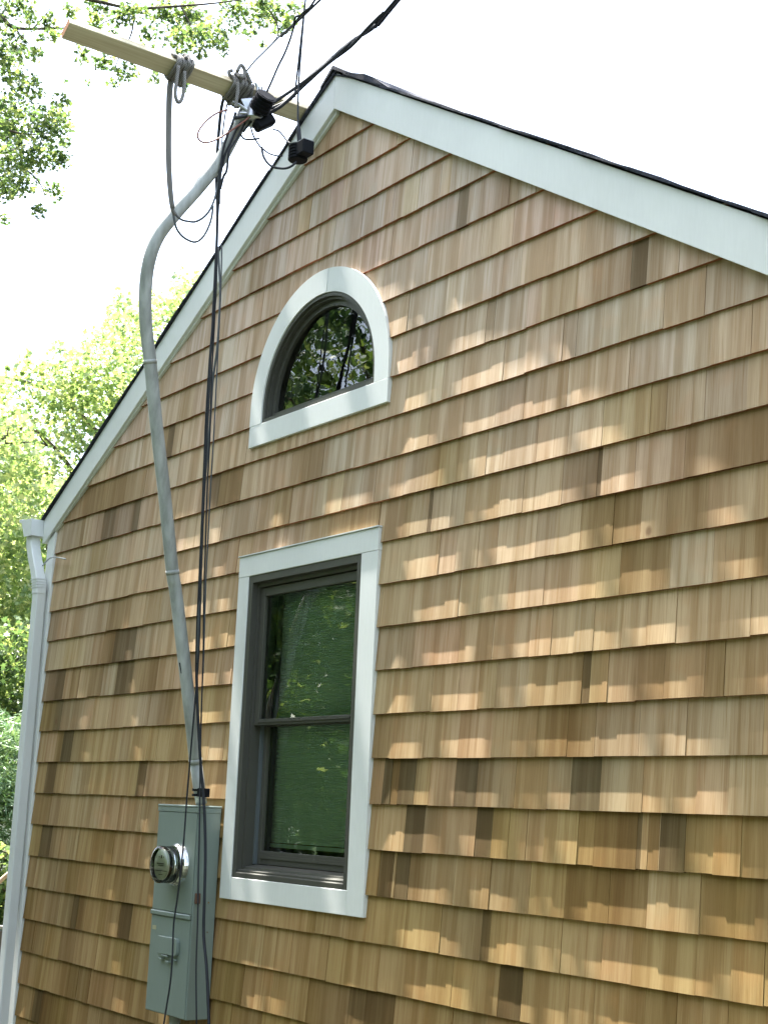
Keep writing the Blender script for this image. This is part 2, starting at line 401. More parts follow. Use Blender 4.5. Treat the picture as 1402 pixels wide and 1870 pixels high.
box(bm, -.06, 6.0, 7.001, 7.1, -1.9, 1.24); prism(bm, [(-.06, 1.242), (6., 1.242), (XA, 3.1)], 7.001, 7.1)
part('wall', bm, m_wood('aged_cedar_side', (.42, .30, .17), (.25, .17, .09), (6, 6, 2)), label='plain side and rear walls of the house')
bm = bmesh.new(); box(bm, .041, 5.899, .3, 6.99, -1.7, -1.6); box(bm, .041, 5.899, 2.2, 2.25, -1.59, 1.15)
part('interior_partition', bm, M_ROOM)
# roof slabs and shingle edges
bm = bmesh.new()
up = lambda x: rk_hi(x)+.004
prism(bm, [(XL-.06, up(XL-.06)), (XA, up(XA)), (XA, up(XA)-.17), (XL-.06, up(XL-.06)-.14)], .03, 7.3)
prism(bm, [(XA+.0005, up(XA)), (XR, up(XR)), (XR, up(XR)-.14), (XA+.0005, up(XA)-.17)], .03, 7.3)
roof = part('roof', bm, M_SHEATH)
bm = bmesh.new()
def course_edges(xa, xb, sgn):
    L = abs(xb-xa); n = int(L/.115); 
    for i in range(n):
        t0 = i*.115; t1 = t0+.30
        x0 = xa+sgn*t0; x1 = xa+sgn*min(t1, L)
        h0 = up(x0); h1 = up(x1)
        lift = random.uniform(.010, .020) if sgn > 0 else random.uniform(.004, .010); tt = .006
        y0 = random.uniform(-.043, -.030)
        # each asphalt tab: lower end lifted slightly, so the verge reads as a ragged stack of edges
        pts = [(x0, h0+.003), (x1, h1+lift-tt), (x1, h1+lift), (x0+(x1-x0)*.5, (h0+h1)/2+lift*.62+tt), (x0, h0+.008)]
        if sgn > 0: pts = pts[::-1]
        prism(bm, pts, y0, .9+random.uniform(0, .4))
course_edges(XA+.02, XL-.09, -1); course_edges(XA-.02, XR+.05, 1)
# bumps of ridge caps close to the peak
prism(bm, [(XA-.10, up(XA-.10)+.018), (XA, up(XA)+.030), (XA+.12, up(XA+.12)+.022), (XA+.12, up(XA+.12)+.008), (XA, up(XA)+.01), (XA-.10, up(XA-.10)+.006)], -.040, 7.2)
prism(bm, [(XA+.12, up(XA+.12)+.018), (XA+.27, up(XA+.27)+.040), (XA+.34, up(XA+.34)+.036), (XA+.46, up(XA+.46)+.012), (XA+.44, up(XA+.44)), (XA+.12, up(XA+.12)+.004)], -.036, 1.1)
bmesh.ops.recalc_face_normals(bm, faces=bm.faces)
part('roof_shingles', bm, M_ROOF, roof)
bm = bmesh.new()   # remaining roof plane behind the verge
prism(bm, [(XL-.08, up(XL-.08)+.003), (XA-.001, up(XA)+.003), (XA-.001, up(XA)+.012), (XL-.08, up(XL-.08)+.012)], .95, 7.35)
prism(bm, [(XA+.001, up(XA)+.003), (XR+.04, up(XR+.04)+.003), (XR+.04, up(XR+.04)+.012), (XA+.001, up(XA)+.012)], .95, 7.35)
part('roof_shingles', bm, M_ROOF, roof)
# rake boards
bm = bmesh.new()
prism(bm, [(XL, rk_hi(XL)), (XL, 1.325), (XL+.03, 1.325), (2.918-.0015, 3.028), (XA-.0015, rk_hi(XA))], TY, .0285, .0015)
part('rake_board', bm, M_TRIM)
bm = bmesh.new()
prism(bm, [(XA, rk_hi(XA)), (2.918, 3.028), (XR, rk_lo(XR)), (XR, rk_hi(XR))], TY-.0005, .028, .0015)
part('rake_board', bm, M_TRIM)
# thin frieze strip behind lower edge of the rakes
bm = bmesh.new()
prism(bm, [(-.07, rk_lo(-.07)-.002), (2.9165, rk_lo(2.9165)-.002), (2.9165, rk_lo(2.9165)-.020), (-.07, rk_lo(-.07)-.020)], -.006, .024)
part('rake_backer', bm, M_TRIM)
# corner board
bm = bmesh.new(); prism(bm, [(-.105, -1.7), (-.0015, -1.7), (-.0015, 1.405), (-.105, 1.35)], -.006, .085, .0015)
part('corner_board', bm, M_TRIM)
# gutter + downspout
gut = None
bm = bmesh.new()
prof = [(-.155, 1.470), (-.29, 1.473), (-.305, 1.462), (-.30, 1.442), (-.285, 1.425), (-.262, 1.392), (-.245, 1.372), (-.155, 1.368)]
prism(bm, prof, -.098, 7.2, .001)
gut = part('gutter', bm, M_ALU)
bm = bmesh.new(); prism(bm, [(x+(.004 if x > -.2 else -.004), z+(.004 if z > 1.42 else -.004)) for x, z in prof], -.103, -.0985)
prism(bm, [(-.36, 1.490), (-.308, 1.487), (-.308, 1.466), (-.352, 1.470)], -.101, -.070)
part('end_cap', bm, M_ALU, gut)
def rect_sweep(bm, pts, hx, hy):
    rings = []
    for p in pts: rings.append([bm.verts.new((p[0]+a*hx, p[1]+b*hy, p[2])) for a, b in ((-.85, -1), (.85, -1), (1, -.8), (1, .8), (.85, 1), (-.85, 1), (-1, .8), (-1, -.8))])
    for i in range(len(rings)-1):
        for k in range(8): bm.faces.new((rings[i][k], rings[i][(k+1) % 8], rings[i+1][(k+1) % 8], rings[i+1][k]))
    bm.faces.new(rings[0][::-1]); bm.faces.new(rings[-1])
bm = bmesh.new(); rect_sweep(bm, [(-.06, -.050, -1.72), (-.06, -.050, 1.03)], .038, .029)
bmesh.ops.recalc_face_normals(bm, faces=bm.faces)
ds = part('downspout', bm, M_ALU)
bm = bmesh.new(); el = []
for i in range(13):
    t = i/12; s = t*t*(3-2*t); el.append((-.06+(-.225+.06)*s+.001*(i % 2), -.052, 1.0+.372*t))
for i in range(len(el)):
    pass
rect_sweep(bm, el, .041, .031)
for z_ in (1.035, 1.052, 1.069, 1.086):
    s = ((z_-1.0)/.372); s = s*s*(3-2*s); box(bm, -.06-.165*s-.044, -.06-.165*s+.044, -.086, -.020, z_, z_+.006)
bmesh.ops.recalc_face_normals(bm, faces=bm.faces)
part('elbow', bm, M_ALU, ds)

# --- rectangular window ---------------------------------------------------
OX0, OX1, OZ0, OZ1 = 2.269, 3.411, -.623, .958
def window_root(name, loc): 
    o = bpy.data.objects.new(name, None); COL.objects.link(o); o.location = Vector(loc)-Vector(house.location); o.parent = house; return o
bm = bmesh.new()
b_ = .0018
box(bm, OX0, WX0, TW, .030, OZ0, WZ1-.0005, b_); box(bm, WX1, OX1, TW, .030, OZ0, WZ1-.0005, b_)
box(bm, WX0+.0005, WX1-.0005, TW+.0008, .030, OZ0, WZ0, b_)
box(bm, OX0, OX1, TW-.001, .030, WZ1, OZ1-.004, b_)
trim = None
# window is a part; its trim, sashes, panes and sill are sub-parts
bmf = bmesh.new()
J = .034
box(bmf, WX0, WX0+J, -.005, .15, WZ0, WZ1); box(bmf, WX1-J, WX1, -.005, .15, WZ0, WZ1)
box(bmf, WX0+J+.0005, WX1-J-.0005, -.005, .15, WZ1-J, WZ1); 
box(bmf, WX0+J, WX0+J+.016, .022, .15, WZ0+J, WZ1-J-.001); box(bmf, WX1-J-.016, WX1-J, .022, .15, WZ0+J, WZ1-J-.001)
box(bmf, WX0+J+.0165, WX1-J-.0165, .022, .15, WZ1-J-.02, WZ1-J-.0005)
win = part('window', bmf, M_FRAME)
part('casing', bm, M_TRIM, win)
bm = bmesh.new(); prism(bm, [(OX0-.004, OZ1-.003), (OX1+.004, OZ1-.003), (OX1+.004, OZ1+.002), (OX0-.004, OZ1+.002)], TW-.007, .03)
part('drip_cap', bm, M_ALU, win)
# sill: stepped and sloping outwards
bm = bmesh.new()
def xprism(bm, pts, x0, x1):            # pts: yz outline extruded along x
    a = [bm.verts.new((x0, y, z)) for y, z in pts]; b = [bm.verts.new((x1, y, z)) for y, z in pts]; n = len(pts)
    fs = [bm.faces.new(a), bm.faces.new(b[::-1])]+[bm.faces.new((a[i], b[i], b[(i+1) % n], a[(i+1) % n])) for i in range(n)]
    bmesh.ops.recalc_face_normals(bm, faces=fs)
xprism(bm, [(-.007, WZ0+.001), (-.007, WZ0+.022), (.002, WZ0+.026), (.002, WZ0+.034), (.03, WZ0+.040), (.032, WZ0+.048), (.088, WZ0+.060), (.088, WZ0+.001)], WX0+J+.0005, WX1-J-.0005)
part('sill', bm, M_FRAME, win)
bm = bmesh.new()
for x in (WX0+J+.0165,):
    box(bm, x, x+.012, .070, .148, WZ0+.061, WZ1-J-.021); box(bm, x, x+.022, .118, .148, WZ0+.062, WZ1-J-.022)
part('track', bm, M_TRACK, win)
def sash(y0, y1, z0, z1, st, top, bot):
    bm = bmesh.new(); a, b = WX0+J+.017, WX1-J-.017
    box(bm, a, a+st, y0, y1, z0, z1, .002); box(bm, b-st, b, y0, y1, z0, z1, .002)
    box(bm, a+st+.0004, b-st-.0004, y0+.001, y1-.001, z1-top, z1, .0015); box(bm, a+st+.0004, b-st-.0004, y0+.001, y1-.001, z0, z0+bot, .0015)
    box(bm, a+st+.0004, b-st-.0004, y0-.0045, y0+.0005, z0+bot*.45, z0+bot*.72)
    s = part('sash', bm, M_FRAME, win)
    bm = bmesh.new(); ym = (y0+y1)/2; vs = [bm.verts.new(p) for p in ((a+st-.004, ym, z0+bot-.004), (b-st+.004, ym, z0+bot-.004), (b-st+.004, ym, z1-top+.004), (a+st-.004, ym, z1-top+.004))]
    bm.faces.new(vs); part('pane', bm, M_GLASS, win)
sash(.034, .066, .158, WZ1-J-.024, .040, .040, .028)
sash(.086, .118, WZ0+.062, .185, .040, .030, .060)
# pleated blind
bm = bmesh.new(); a, b = WX0+J+.03, WX1-J-.03; z = WZ1-.06; prev = None; i = 0
while z > -.365:
    y = .150 if i % 2 else .1535
    cur = (bm.verts.new((a, y, z)), bm.verts.new((b, y, z)))
    if prev: bm.faces.new((prev[0], prev[1], cur[1], cur[0]))
    prev = cur; z -= .0055; i += 1
bld = part('blind', bm, M_BLIND, win)
bm = bmesh.new(); box(bm, a, b, .143, .162, z-.016, z+.001); part('blind_rail', bm, M_BLIND, win)

# --- half round window ----------------------------------------------------
OR_ = .573; OZB = 1.491; OAZ = 1.665
def arc(cx, cz, r, a0, a1, n): return [(cx+r*math.cos(a0+(a1-a0)*i/n), cz+r*math.sin(a0+(a1-a0)*i/n)) for i in range(n+1)]
def ring_prism(bm, outer, inner, y0, y1):
    n = len(outer)
    vs = [[bm.verts.new((p[0], y, p[1])) for p in pl] for pl in (outer, inner) for y in (y0, y1)]
    of, ob, inf, inb = vs; fs = []
    for i in range(n-1):
        fs += [bm.faces.new((of[i], of[i+1], inf[i+1], inf[i])), bm.faces.new((ob[i], inb[i], inb[i+1], ob[i+1])),
               bm.faces.new((of[i], ob[i], ob[i+1], of[i+1])), bm.faces.new((inf[i], inf[i+1], inb[i+1], inb[i]))]
    fs += [bm.faces.new((of[0], inf[0], inb[0], ob[0])), bm.faces.new((of[-1], ob[-1], inb[-1], inf[-1]))]
    bmesh.ops.recalc_face_normals(bm, faces=fs)
def dshape(r, zc, zb, n=48): return [(AX+r, zb)]+arc(AX, zc, r, 0, math.pi, n)+[(AX-r, zb)]
bmf = bmesh.new()
def dring(bm, r1, r0, zb, y0, y1, foot=True, zc=AZ):
    ring_prism(bm, dshape(r1, zc, zb), dshape(r0, zc, zb), y0, y1)
dring(bmf, AR, AR-.018, AZB, -.004, .12); dring(bmf, AR-.0185, AR-.030, AZB+.022, .010, .12)
box(bmf, AX-AR+.019, AX+AR-.019, -.004, .12, AZB, AZB+.018)
hw = part('window', bmf, M_FRAME)
hw['label'] = 'half round window under the gable peak'
win['label'] = 'double hung window with a pale blind behind the glass'
bm = bmesh.new()
# casing: left half arc, right half arc and bottom board meet at small joints
def half(a0, a1): return arc(AX, OAZ, OR_, a0, a1, 26), arc(AX, AZ, AR, a0, a1, 26)
o1, i1 = half(0, math.pi/2-.12); o2, i2 = half(math.pi/2-.115, math.pi)
ring_prism(bm, [(AX+OR_, AZB-.0005)]+o1, [(AX+AR, AZB-.0005)]+i1, TW, .030)
ring_prism(bm, o2+[(AX-OR_, AZB-.0005)], i2+[(AX-AR, AZB-.0005)], TW-.001, .030)
box(bm, AX-OR_, AX+OR_, TW-.0005, .030, OZB, AZB-.001, .0015)
part('casing', bm, M_TRIM, hw)
bm = bmesh.new(); dring(bm, AR-.031, AR-.056, AZB+.0185, .030, .07); box(bm, AX-AR+.057, AX+AR-.057, .030, .07, AZB+.0185, AZB+.046)
part('sash', bm, M_FRAME, hw)
bm = bmesh.new(); pts = dshape(AR-.052, AZ, AZB+.042); bm.faces.new([bm.verts.new((x, .048, z)) for x, z in pts])
part('pane', bm, M_GLASS, hw)
bm = bmesh.new(); prism(bm, dshape(AR-.02, AZ, AZB+.01, 24), .9, .905)
part('interior_partition', bm, M_ROOM)

# ------------------------------------------------------------------ electric meter box
MX0, MX1, MY, MZ0, MZ1 = 1.838, 2.226, -.126, -1.160, -.213
mb = thing('meter_box', 'grey-green steel electric meter box fixed to the shingles beside the window', 'meter box', (2.03, -.05, MZ0))
def mpart(n, bm, m, par=None, sm=False, lab=None): return part(n, bm, m, par or mb, sm, lab)
bm = bmesh.new(); box(bm, MX0, MX1, MY+.006, -.001, MZ0, MZ1-.012, .003); mpart('enclosure', bm, M_BOX)
bm = bmesh.new(); box(bm, MX0-.004, MX1+.004, MY-.004, .0, MZ1-.0115, MZ1, .003); box(bm, MX0-.003, MX1+.003, MY-.002, -.002, MZ1-.034, MZ1-.012, .002); mpart('hood', bm, M_BOX)
ZM = -.713
bm = bmesh.new(); box(bm, MX0+.004, MX1-.004, MY, MY+.0055, ZM+.012, MZ1-.036, .002); mpart('cover', bm, M_BOX)
bm = bmesh.new(); box(bm, MX0+.002, MX1-.002, MY-.009, MY+.005, ZM-.012, ZM+.010, .004); mpart('seam_flange', bm, M_BOX)
bm = bmesh.new(); box(bm, MX0+.004, MX1-.004, MY, MY+.0055, MZ0+.004, ZM-.014, .002); mpart('cover', bm, M_BOX)
bm = bmesh.new()
def rbox(bm, x0, x1, y0, y1, z0, z1, r, n=5):
    o = []
    for cx, cz, a in ((x1-r, z0+r, -math.pi/2), (x1-r, z1-r, 0), (x0+r, z1-r, math.pi/2), (x0+r, z0+r, math.pi)):
        o += arc(cx, cz, r, a, a+math.pi/2, n)
    prism(bm, o, y0, y1, .002)
dA = PY(292, 1708, MY); dB = PY(327, 1748, MY)
rbox(bm, dA.x, dB.x, MY-.018, MY-.0005, dB.z, dA.z, .020); door = mpart('breaker_door', bm, M_BOX)
for px, py, w_, h_ in ((306, 1746, .06, .006), (298, 1751, .03, .006), (311, 1757, .035, .007), (322, 1754, .02, .008)):
    bm = bmesh.new(); p = PY(px, py, MY); box(bm, p.x-w_/2, p.x+w_/2, MY-.020, MY-.001, p.z-h_/2, p.z+h_/2, .001); mpart('latch', bm, M_BOX, door)
bm = bmesh.new(); p = PY(281, 1694, MY); box(bm, p.x-.012, p.x+.024, MY-.0015, MY-.0002, p.z-.008, p.z+.010); mpart('sticker', bm, m_paint('faded_sticker', (.42, .40, .26)))
bm = bmesh.new(); p = PX(361, 1641, MX1); box(bm, MX1-.02, MX1+.010, p.y-.016, p.y+.010, p.z-.024, p.z+.022, .002); mpart('clip', bm, M_RUST)
bm = bmesh.new(); p = PX(380, 1649, MX1); cyl(bm, (MX1-.001, p.y, p.z), (1, 0, 0), .005, .004, .004, 10); mpart('screw', bm, M_METAL); bm = bmesh.new()
p = PX(378, 1703, MX1); cyl(bm, (MX1-.001, p.y, p.z), (1, 0, 0), .004, .003, .004, 10); mpart('screw', bm, M_METAL)
bm = bmesh.new(); cyl(bm, (2.02, -.062, MZ0-.5), (0, 0, 1), .026, .026, .499, 20); mpart('conduit', bm, M_PIPE, None, True)
# the meter itself
mc = Vector((2.075, MY, -.487)); mt = thing('electric_meter', 'round glass-domed electric meter with a pale dial plugged into the meter box', 'electric meter', mc)
def epart(n, bm, m, par=None, sm=True): return part(n, bm, m, par or mt, sm)
AXD = (0, -1, 0)
bm = bmesh.new(); cyl(bm, mc, AXD, .098, .092, .020, 40, .0005); cyl(bm, mc, AXD, .097, .088, .014, 40, .0206); epart('sealing_ring', bm, M_METAL, None, False)
bm = bmesh.new(); cyl(bm, mc, AXD, .074, .074, .040, 36, .035); epart('base', bm, M_BLACK, None, False)
bm = bmesh.new(); cyl(bm, mc, AXD, .079, .079, .034, 36, .0355); 
epart('metal_band', bm, M_METAL)
bm = bmesh.new(); cyl(bm, mc, AXD, .070, .070, .008, 36, .082); dial = epart('dial', bm, M_DIAL, None, False)
bm = bmesh.new(); y = mc.y-.0905
for dx, dz, w_, h_ in ((0, .035, .012, .014), (-.008, .004, .070, .005), (0, -.004, .055, .003), (0, -.028, .12, .004), (.022, .034, .006, .006), (-.022, .034, .006, .006), (.002, -.045, .04, .003)):
    box(bm, mc.x+dx-w_/2, mc.x+dx+w_/2, y-.0004, y, mc.z+dz-h_/2, mc.z+dz+h_/2)
epart('dial_marking', bm, M_INK, dial, False)
bm = bmesh.new(); tube(bm, [mc+Vector((0, -s, 0)) for s in (.036, .05, .075, .100, .111, .115)], lambda t: .084 if t < .7 else (.078 if t < .9 else .060), 40)
epart('glass_cover', bm, M_COVER)

# ------------------------------------------------------------------ service mast
mast_px = [(368, 1468, 2.115), (365, 1450, 2.12), (357, 1390, 2.14), (345, 1280, 2.17), (322, 1090, 2.205), (315, 1045, 2.22), (300, 900, 2.255), (286, 780, 2.295), (274, 660, 2.34), (267, 600, 2.365),
           (265, 540, 2.395), (271, 482, 2.43), (288, 433, 2.46), (320, 390, 2.495), (360, 345, 2.53), (400, 295, 2.555), (428, 245, 2.59), (446, 214, 2.615)]
MP = [PX(*p) for p in mast_px]
mast = thing('service_mast', 'bent grey metal service mast rising from the meter box to the timber at the roof', 'service mast', MP[0])
bm = bmesh.new(); tube(bm, smooth_path(MP[2:], 8), .0305, 20); part('pipe', bm, M_PIPE, mast, True)
bm = bmesh.new(); tube(bm, [MP[0], MP[0].lerp(MP[1], .5), MP[1], MP[2]], lambda t: .027 if t < .4 else .029, 20); part('hub', bm, M_PIPE, mast, True)
for px, py, X in ((275, 662, 2.34), (315, 1046, 2.22), (357, 1388, 2.14)):
    bm = bmesh.new(); i = min(range(len(MP)), key=lambda j: (MP[j]-PX(px, py, X)).length); d = (MP[min(i+1, len(MP)-1)]-MP[i-1]).normalized()
    tube(bm, [MP[i]-d*.010, MP[i]+d*.010], .0320, 20); part('coupling', bm, M_PIPE, mast, True)
bm = bmesh.new(); p = PX(366, 1448, 2.12)
for dz in (-.018, .006): tube(bm, [p+Vector((0, 0, dz)), p+Vector((0, 0, dz+.012))], .040, 16)
box(bm, p.x+.02, p.x+.055, p.y-.03, p.y+.02, p.z-.02, p.z+.02, .002)
part('clamp', bm, M_BLACK, mast)
# weatherhead at the top end
bm = bmesh.new(); e = MP[-1]; d = (MP[-1]-MP[-2]).normalized()
tube(bm, smooth_path([e-d*.03, e+d*.02, e+d*.05+Vector((.03, -.0, .01)), e+d*.03+Vector((.08, .0, -.02)), e+Vector((.095, 0, -.06))], 5), lambda t: .040 if t < .5 else .040+.012*math.sin((t-.5)*math.pi), 20)
part('weatherhead', bm, M_DULL, mast, True)
# split seam and thin pipe beside the foot of the mast
tag(tube_obj('ground_conduit', [PX(331, 1215, 2.15), PX(337, 1260, 2.14), PX(343, 1320, 2.12), PX(349, 1372, 2.10)], .013, M_PIPE), 'short thin grey pipe strapped along the left side of the mast foot', 'pipe')
tag(tube_obj('strap_cable', [PX(329, 1210, 2.19), PX(334, 1240, 2.185), PX(341, 1290, 2.165), PX(346, 1335, 2.15), PX(352, 1372, 2.14)], .0065, M_CABLE), 'short dark cable end lying on the lower part of the bent mast', 'cable')

# ------------------------------------------------------------------ timber beam
TH = math.atan(.5685); e1 = Vector((math.cos(TH), 0, math.sin(TH))); e2 = Vector((-math.sin(TH), 0, math.cos(TH)))
BC = Vector((2.640, 0, 3.098)); BW, BT = .0445, .019
off = up(BC.x)+.022*1.0; BC = Vector((BC.x, 0, off+BT/math.cos(TH)+.004))
bm = bmesh.new()
ys = [-1.262+i*(2.2/24) for i in range(25)]
rg = []
for y in ys:
    o = [(-1, -1), (1, -1), (1, 1), (-1, 1)]; w = .0015*math.sin(y*5)
    rg.append([bm.verts.new(BC+e1*(a*BW+w)+e2*(b*BT)+Vector((0, y, 0))) for a, b in o])
for i in range(len(rg)-1):
    for k in range(4): bm.faces.new((rg[i][k], rg[i][(k+1) % 4], rg[i+1][(k+1) % 4], rg[i+1][k]))
bm.faces.new(rg[0][::-1]); bm.faces.new(rg[-1])
bmesh.ops.recalc_face_normals(bm, faces=bm.faces)
bmesh.ops.bevel(bm, geom=[e for e in bm.edges if e.is_boundary is False and len(e.link_faces) == 2 and e.calc_face_angle(0) > .5], offset=.0025, segments=1, affect='EDGES')
beam = new_obj('timber_beam', bm, M_LUMBER); tag(beam, 'pale pine timber laid over the roof edge and sticking out past the gable', 'timber')
bm = bmesh.new()
vs = [bm.verts.new(BC+e1*(a*(BW-.003))+e2*(b*(BT-.003))+Vector((0, -1.2632, 0))) for a, b in ((-1, -1), (1, -1), (1, 1), (-1, 1))]; bm.faces.new(vs)
M_END = mat('end_grain', (.55, .26, .14), .8); eg = new_obj('end_grain', bm, M_END, beam)

# ------------------------------------------------------------------ ropes
def coil(y0, y1, turns, r, slack=0., seed=1):
    rd = random.Random(seed); pts = []; N = turns*16
    for i in range(N+1):
        a = 2*math.pi*i/16; t = i/N
        sq = 1/max(abs(math.cos(a)), abs(math.sin(a)))**.75
        u = math.cos(a)*(BW+r)*min(sq, 1.28); v = math.sin(a)*(BT+r)*min(sq, 1.28)-slack*max(0, -math.sin(a))*(.5+.5*math.sin(t*9))
        pts.append(BC+e1*u+e2*v+Vector((0, y0+(y1-y0)*t+rd.uniform(-.004, .004), 0)))
    return pts
RR = .0085
def multi(name, lines, r, m, label, cat, group=None, seg=8):
    bm = bmesh.new()
    for L in lines:
        tube(bm, smooth_path(L, 4) if len(L) < 60 else L, r, seg)
    o = new_obj(name, bm, m, None, True); tag(o, label, cat, group); return o
XB = 2.66
def PXl(lst, x): return [PX(a, b, x) for a, b in lst]
yA = PX(322, 118, 2.64).y
multi('rope', [coil(yA-.035, yA+.045, 5, RR, .01, 2), coil(yA+.02, yA+.05, 2, RR+.012, 0, 3),
   PXl([(311, 135), (307, 170), (306, 230), (306, 290), (309, 345), (314, 380), (321, 392)], 2.60),
   PXl([(316, 135), (312, 170), (310, 230), (310, 290), (312, 340), (316, 380)], 2.605),
   PXl([(326, 120), (322, 150), (320, 172), (325, 186), (332, 180), (336, 160), (337, 130)], 2.70)],
   RR, M_ROPE, 'grey rope wound round the outer half of the timber, its ends hanging to the mast', 'rope')
multi('rope', [PXl([(314, 380), (320, 390), (330, 400), (345, 404), (358, 404), (372, 396), (383, 383), (391, 365), (396, 345), (400, 320), (403, 285)], 2.57)], .0055, M_GREYCABLE,
   'thin slack line looping under the mast bend, upper of the two loops', 'line')
multi('rope', [PXl([(316, 384), (318, 400), (323, 418), (334, 432), (348, 440), (358, 441), (369, 434), (379, 418), (386, 398), (389, 376)], 2.57)], .0055, M_GREYCABLE,
   'thin slack line looping under the mast bend, lower of the two loops', 'line')
yB = PX(434, 150, 2.64).y
multi('rope', [coil(yB-.060, yB+.055, 7, RR, .012, 5), coil(yB-.03, yB+.03, 3, RR+.014, .006, 6),
   PXl([(433, 130), (440, 118), (447, 128), (444, 140), (436, 138)], 2.72), PXl([(450, 132), (456, 146), (459, 152)], 2.72),
   PXl([(434, 150), (434, 165), (432, 180), (430, 196)], 2.72), PXl([(420, 138), (418, 130), (424, 128)], 2.70)],
   RR, M_ROPE, 'grey rope knotted thickly round the timber above the mast head', 'rope')
yC = PX(470, 163, 2.64).y
multi('tie', [coil(yC-.02, yC+.015, 3, .007, .02, 8), PXl([(466, 150), (470, 160), (468, 176), (464, 190), (470, 200)], 2.71)], .006, M_DULL,
   'bright metal strap hooked over the timber between the rope and the black clamp', 'strap')

# ------------------------------------------------------------------ cables down the wall
def drop(lst, y0=-.40, y1=-.150, p0=190, p1=1475):
    out = []
    for px, py in lst:
        t = min(1, max(0, (py-p0)/(p1-p0))); y = y0+(y1-y0)*t
        out.append(PY(px, py, y))
    return out
GW = 'cables running down from the roof to the meter box'
multi('service_cable', [drop([(420, 162), (408, 185), (401, 240), (397, 300), (399, 340), (396, 400), (394, 455), (391, 520), (387, 600), (383, 700), (378, 800), (373, 900), (369, 1000), (366, 1100), (363, 1190), (358, 1260), (352, 1330), (346, 1400),
   (341, 1460), (336, 1530), (330, 1590), (324, 1640), (317, 1690), (315, 1745), (311, 1795), (303, 1845), (297, 1885)], -.42, -.175)], .0042, M_CABLE, 'thin dark cable hanging down across the face of the meter box', 'cable', GW)
multi('service_cable', [drop([(424, 165), (414, 192), (406, 250), (402, 330), (398, 400), (396, 455), (394, 520), (391, 600), (386, 700), (383, 800), (378, 900), (375, 1000), (372, 1100), (371, 1200), (368, 1290), (366, 1370), (365, 1440), (364, 1520),
   (362, 1600), (361, 1680), (358, 1770), (359, 1880)], -.41, -.142)], .0038, M_CABLE, 'thin dark cable running straight down the front corner of the meter box', 'cable', GW)
multi('service_cable', [drop([(416, 160), (404, 195), (397, 270), (395, 330), (397, 380), (395, 470), (393, 540), (384, 650), (377, 760), (373, 860), (369, 960), (364, 1070), (360, 1160), (359, 1240), (362, 1320), (366, 1390), (371, 1450), (374, 1500), (375, 1570),
   (373, 1650), (372, 1710), (377, 1765), (380, 1830), (382, 1885)], -.43, -.110)], .0072, M_CABLE, 'thickest dark cable, running down the side of the meter box', 'cable', GW)
multi('service_cable', [drop([(405, 448), (404, 500), (402, 560), (398, 640), (393, 740), (390, 800), (384, 900), (379, 1000), (376, 1060), (373, 1160), (371, 1230)], -.30, -.13)], .0035, M_GREYCABLE,
   'thin grey cable hanging from the roof edge beside the thicker cables', 'cable', GW)
multi('service_cable', [drop([(398, 452), (400, 490), (402, 530), (400, 585), (396, 640), (388, 700), (383, 780), (374, 880), (370, 960), (366, 1050), (363, 1130), (361, 1210)], -.30, -.16)], .0055, M_GREYCABLE,
   'grey cable crossing between the others below the roof edge', 'cable', GW)
# ------------------------------------------------------------------ cables and clamps at the roof
def fan(lst): return [PX(a, b, x) for a, b, x in lst]
T1 = fan([(428, 215, 2.70), (468, 206, 2.74), (503, 184, 2.80), (553, 150, 2.88), (590, 122, 2.98), (640, 78, 3.10), (690, 40, 3.22), (726, 0, 3.35)])
dd = (T1[-1]-T1[-2]).normalized()
T1 += [T1[-1]+dd*k+Vector((.25*k, -.1*k, 0)) for k in (1.5, 4, 8, 13)]
T2 = fan([(470, 216, 2.73), (512, 194, 2.80), (558, 152, 2.88), (600, 114, 2.98), (640, 84, 3.10), (672, 50, 3.22), (700, 22, 3.32), (722, 0, 3.40)])
T2 += [p+Vector((.03, 0, .02)) for p in T1[-4:]]
T3 = fan([(490, 200, 2.73), (530, 180, 2.80), (556, 148, 2.87), (592, 118, 2.97), (640, 76, 3.09), (676, 54, 3.18), (706, 26, 3.30), (724, 4, 3.36)])+[p+Vector((-.02, .02, .02)) for p in T1[-4:]]
multi('overhead_service_line', [T1, T2, T3], .0085, M_CABLE, 'thick twisted overhead power line coming in from the upper right to the timber', 'power line')
U1 = fan([(486, 178, 2.72), (488, 166, 2.72), (496, 148, 2.76), (508, 120, 2.80), (520, 96, 2.85), (530, 70, 2.92), (540, 40, 3.0), (556, 20, 3.08), (575, 8, 3.16), (592, -8, 3.25)])
U1.append(U1[-1]+(U1[-1]-U1[-2]).normalized()*6)
multi('overhead_cable', [U1, fan([(536, 44, 2.98), (540, 30, 3.02), (552, 26, 3.05), (566, 12, 3.12), (578, -6, 3.2)])], .0052, M_CABLE, 'black overhead cable rising steeply from the round black clamp', 'cable')
multi('overhead_cable', [fan([(448, 132, 2.72), (464, 112, 2.76), (480, 96, 2.80), (494, 82, 2.84), (510, 66, 2.88), (526, 52, 2.93), (538, 40, 2.98)])], .004, M_GREYCABLE, 'thin grey cable running up from the rope knot to the steep black cable', 'cable')
C3 = fan([(547, 262, 2.95), (544, 215, 2.95), (545, 160, 2.95), (549, 100, 2.97), (553, 50, 3.0), (557, 5, 3.03), (562, -40, 3.06)]); C3.append(C3[-1]+(C3[-1]-C3[-2]).normalized()*7)
bm = bmesh.new(); sp_ = smooth_path(C3, 5); tube(bm, sp_, lambda t: .0105 if t < .10 else .0045, 8)
tag(new_obj('overhead_cable', bm, M_CABLE, None, True), 'thin black cable dropping vertically in front of the roof edge to a black box', 'cable')
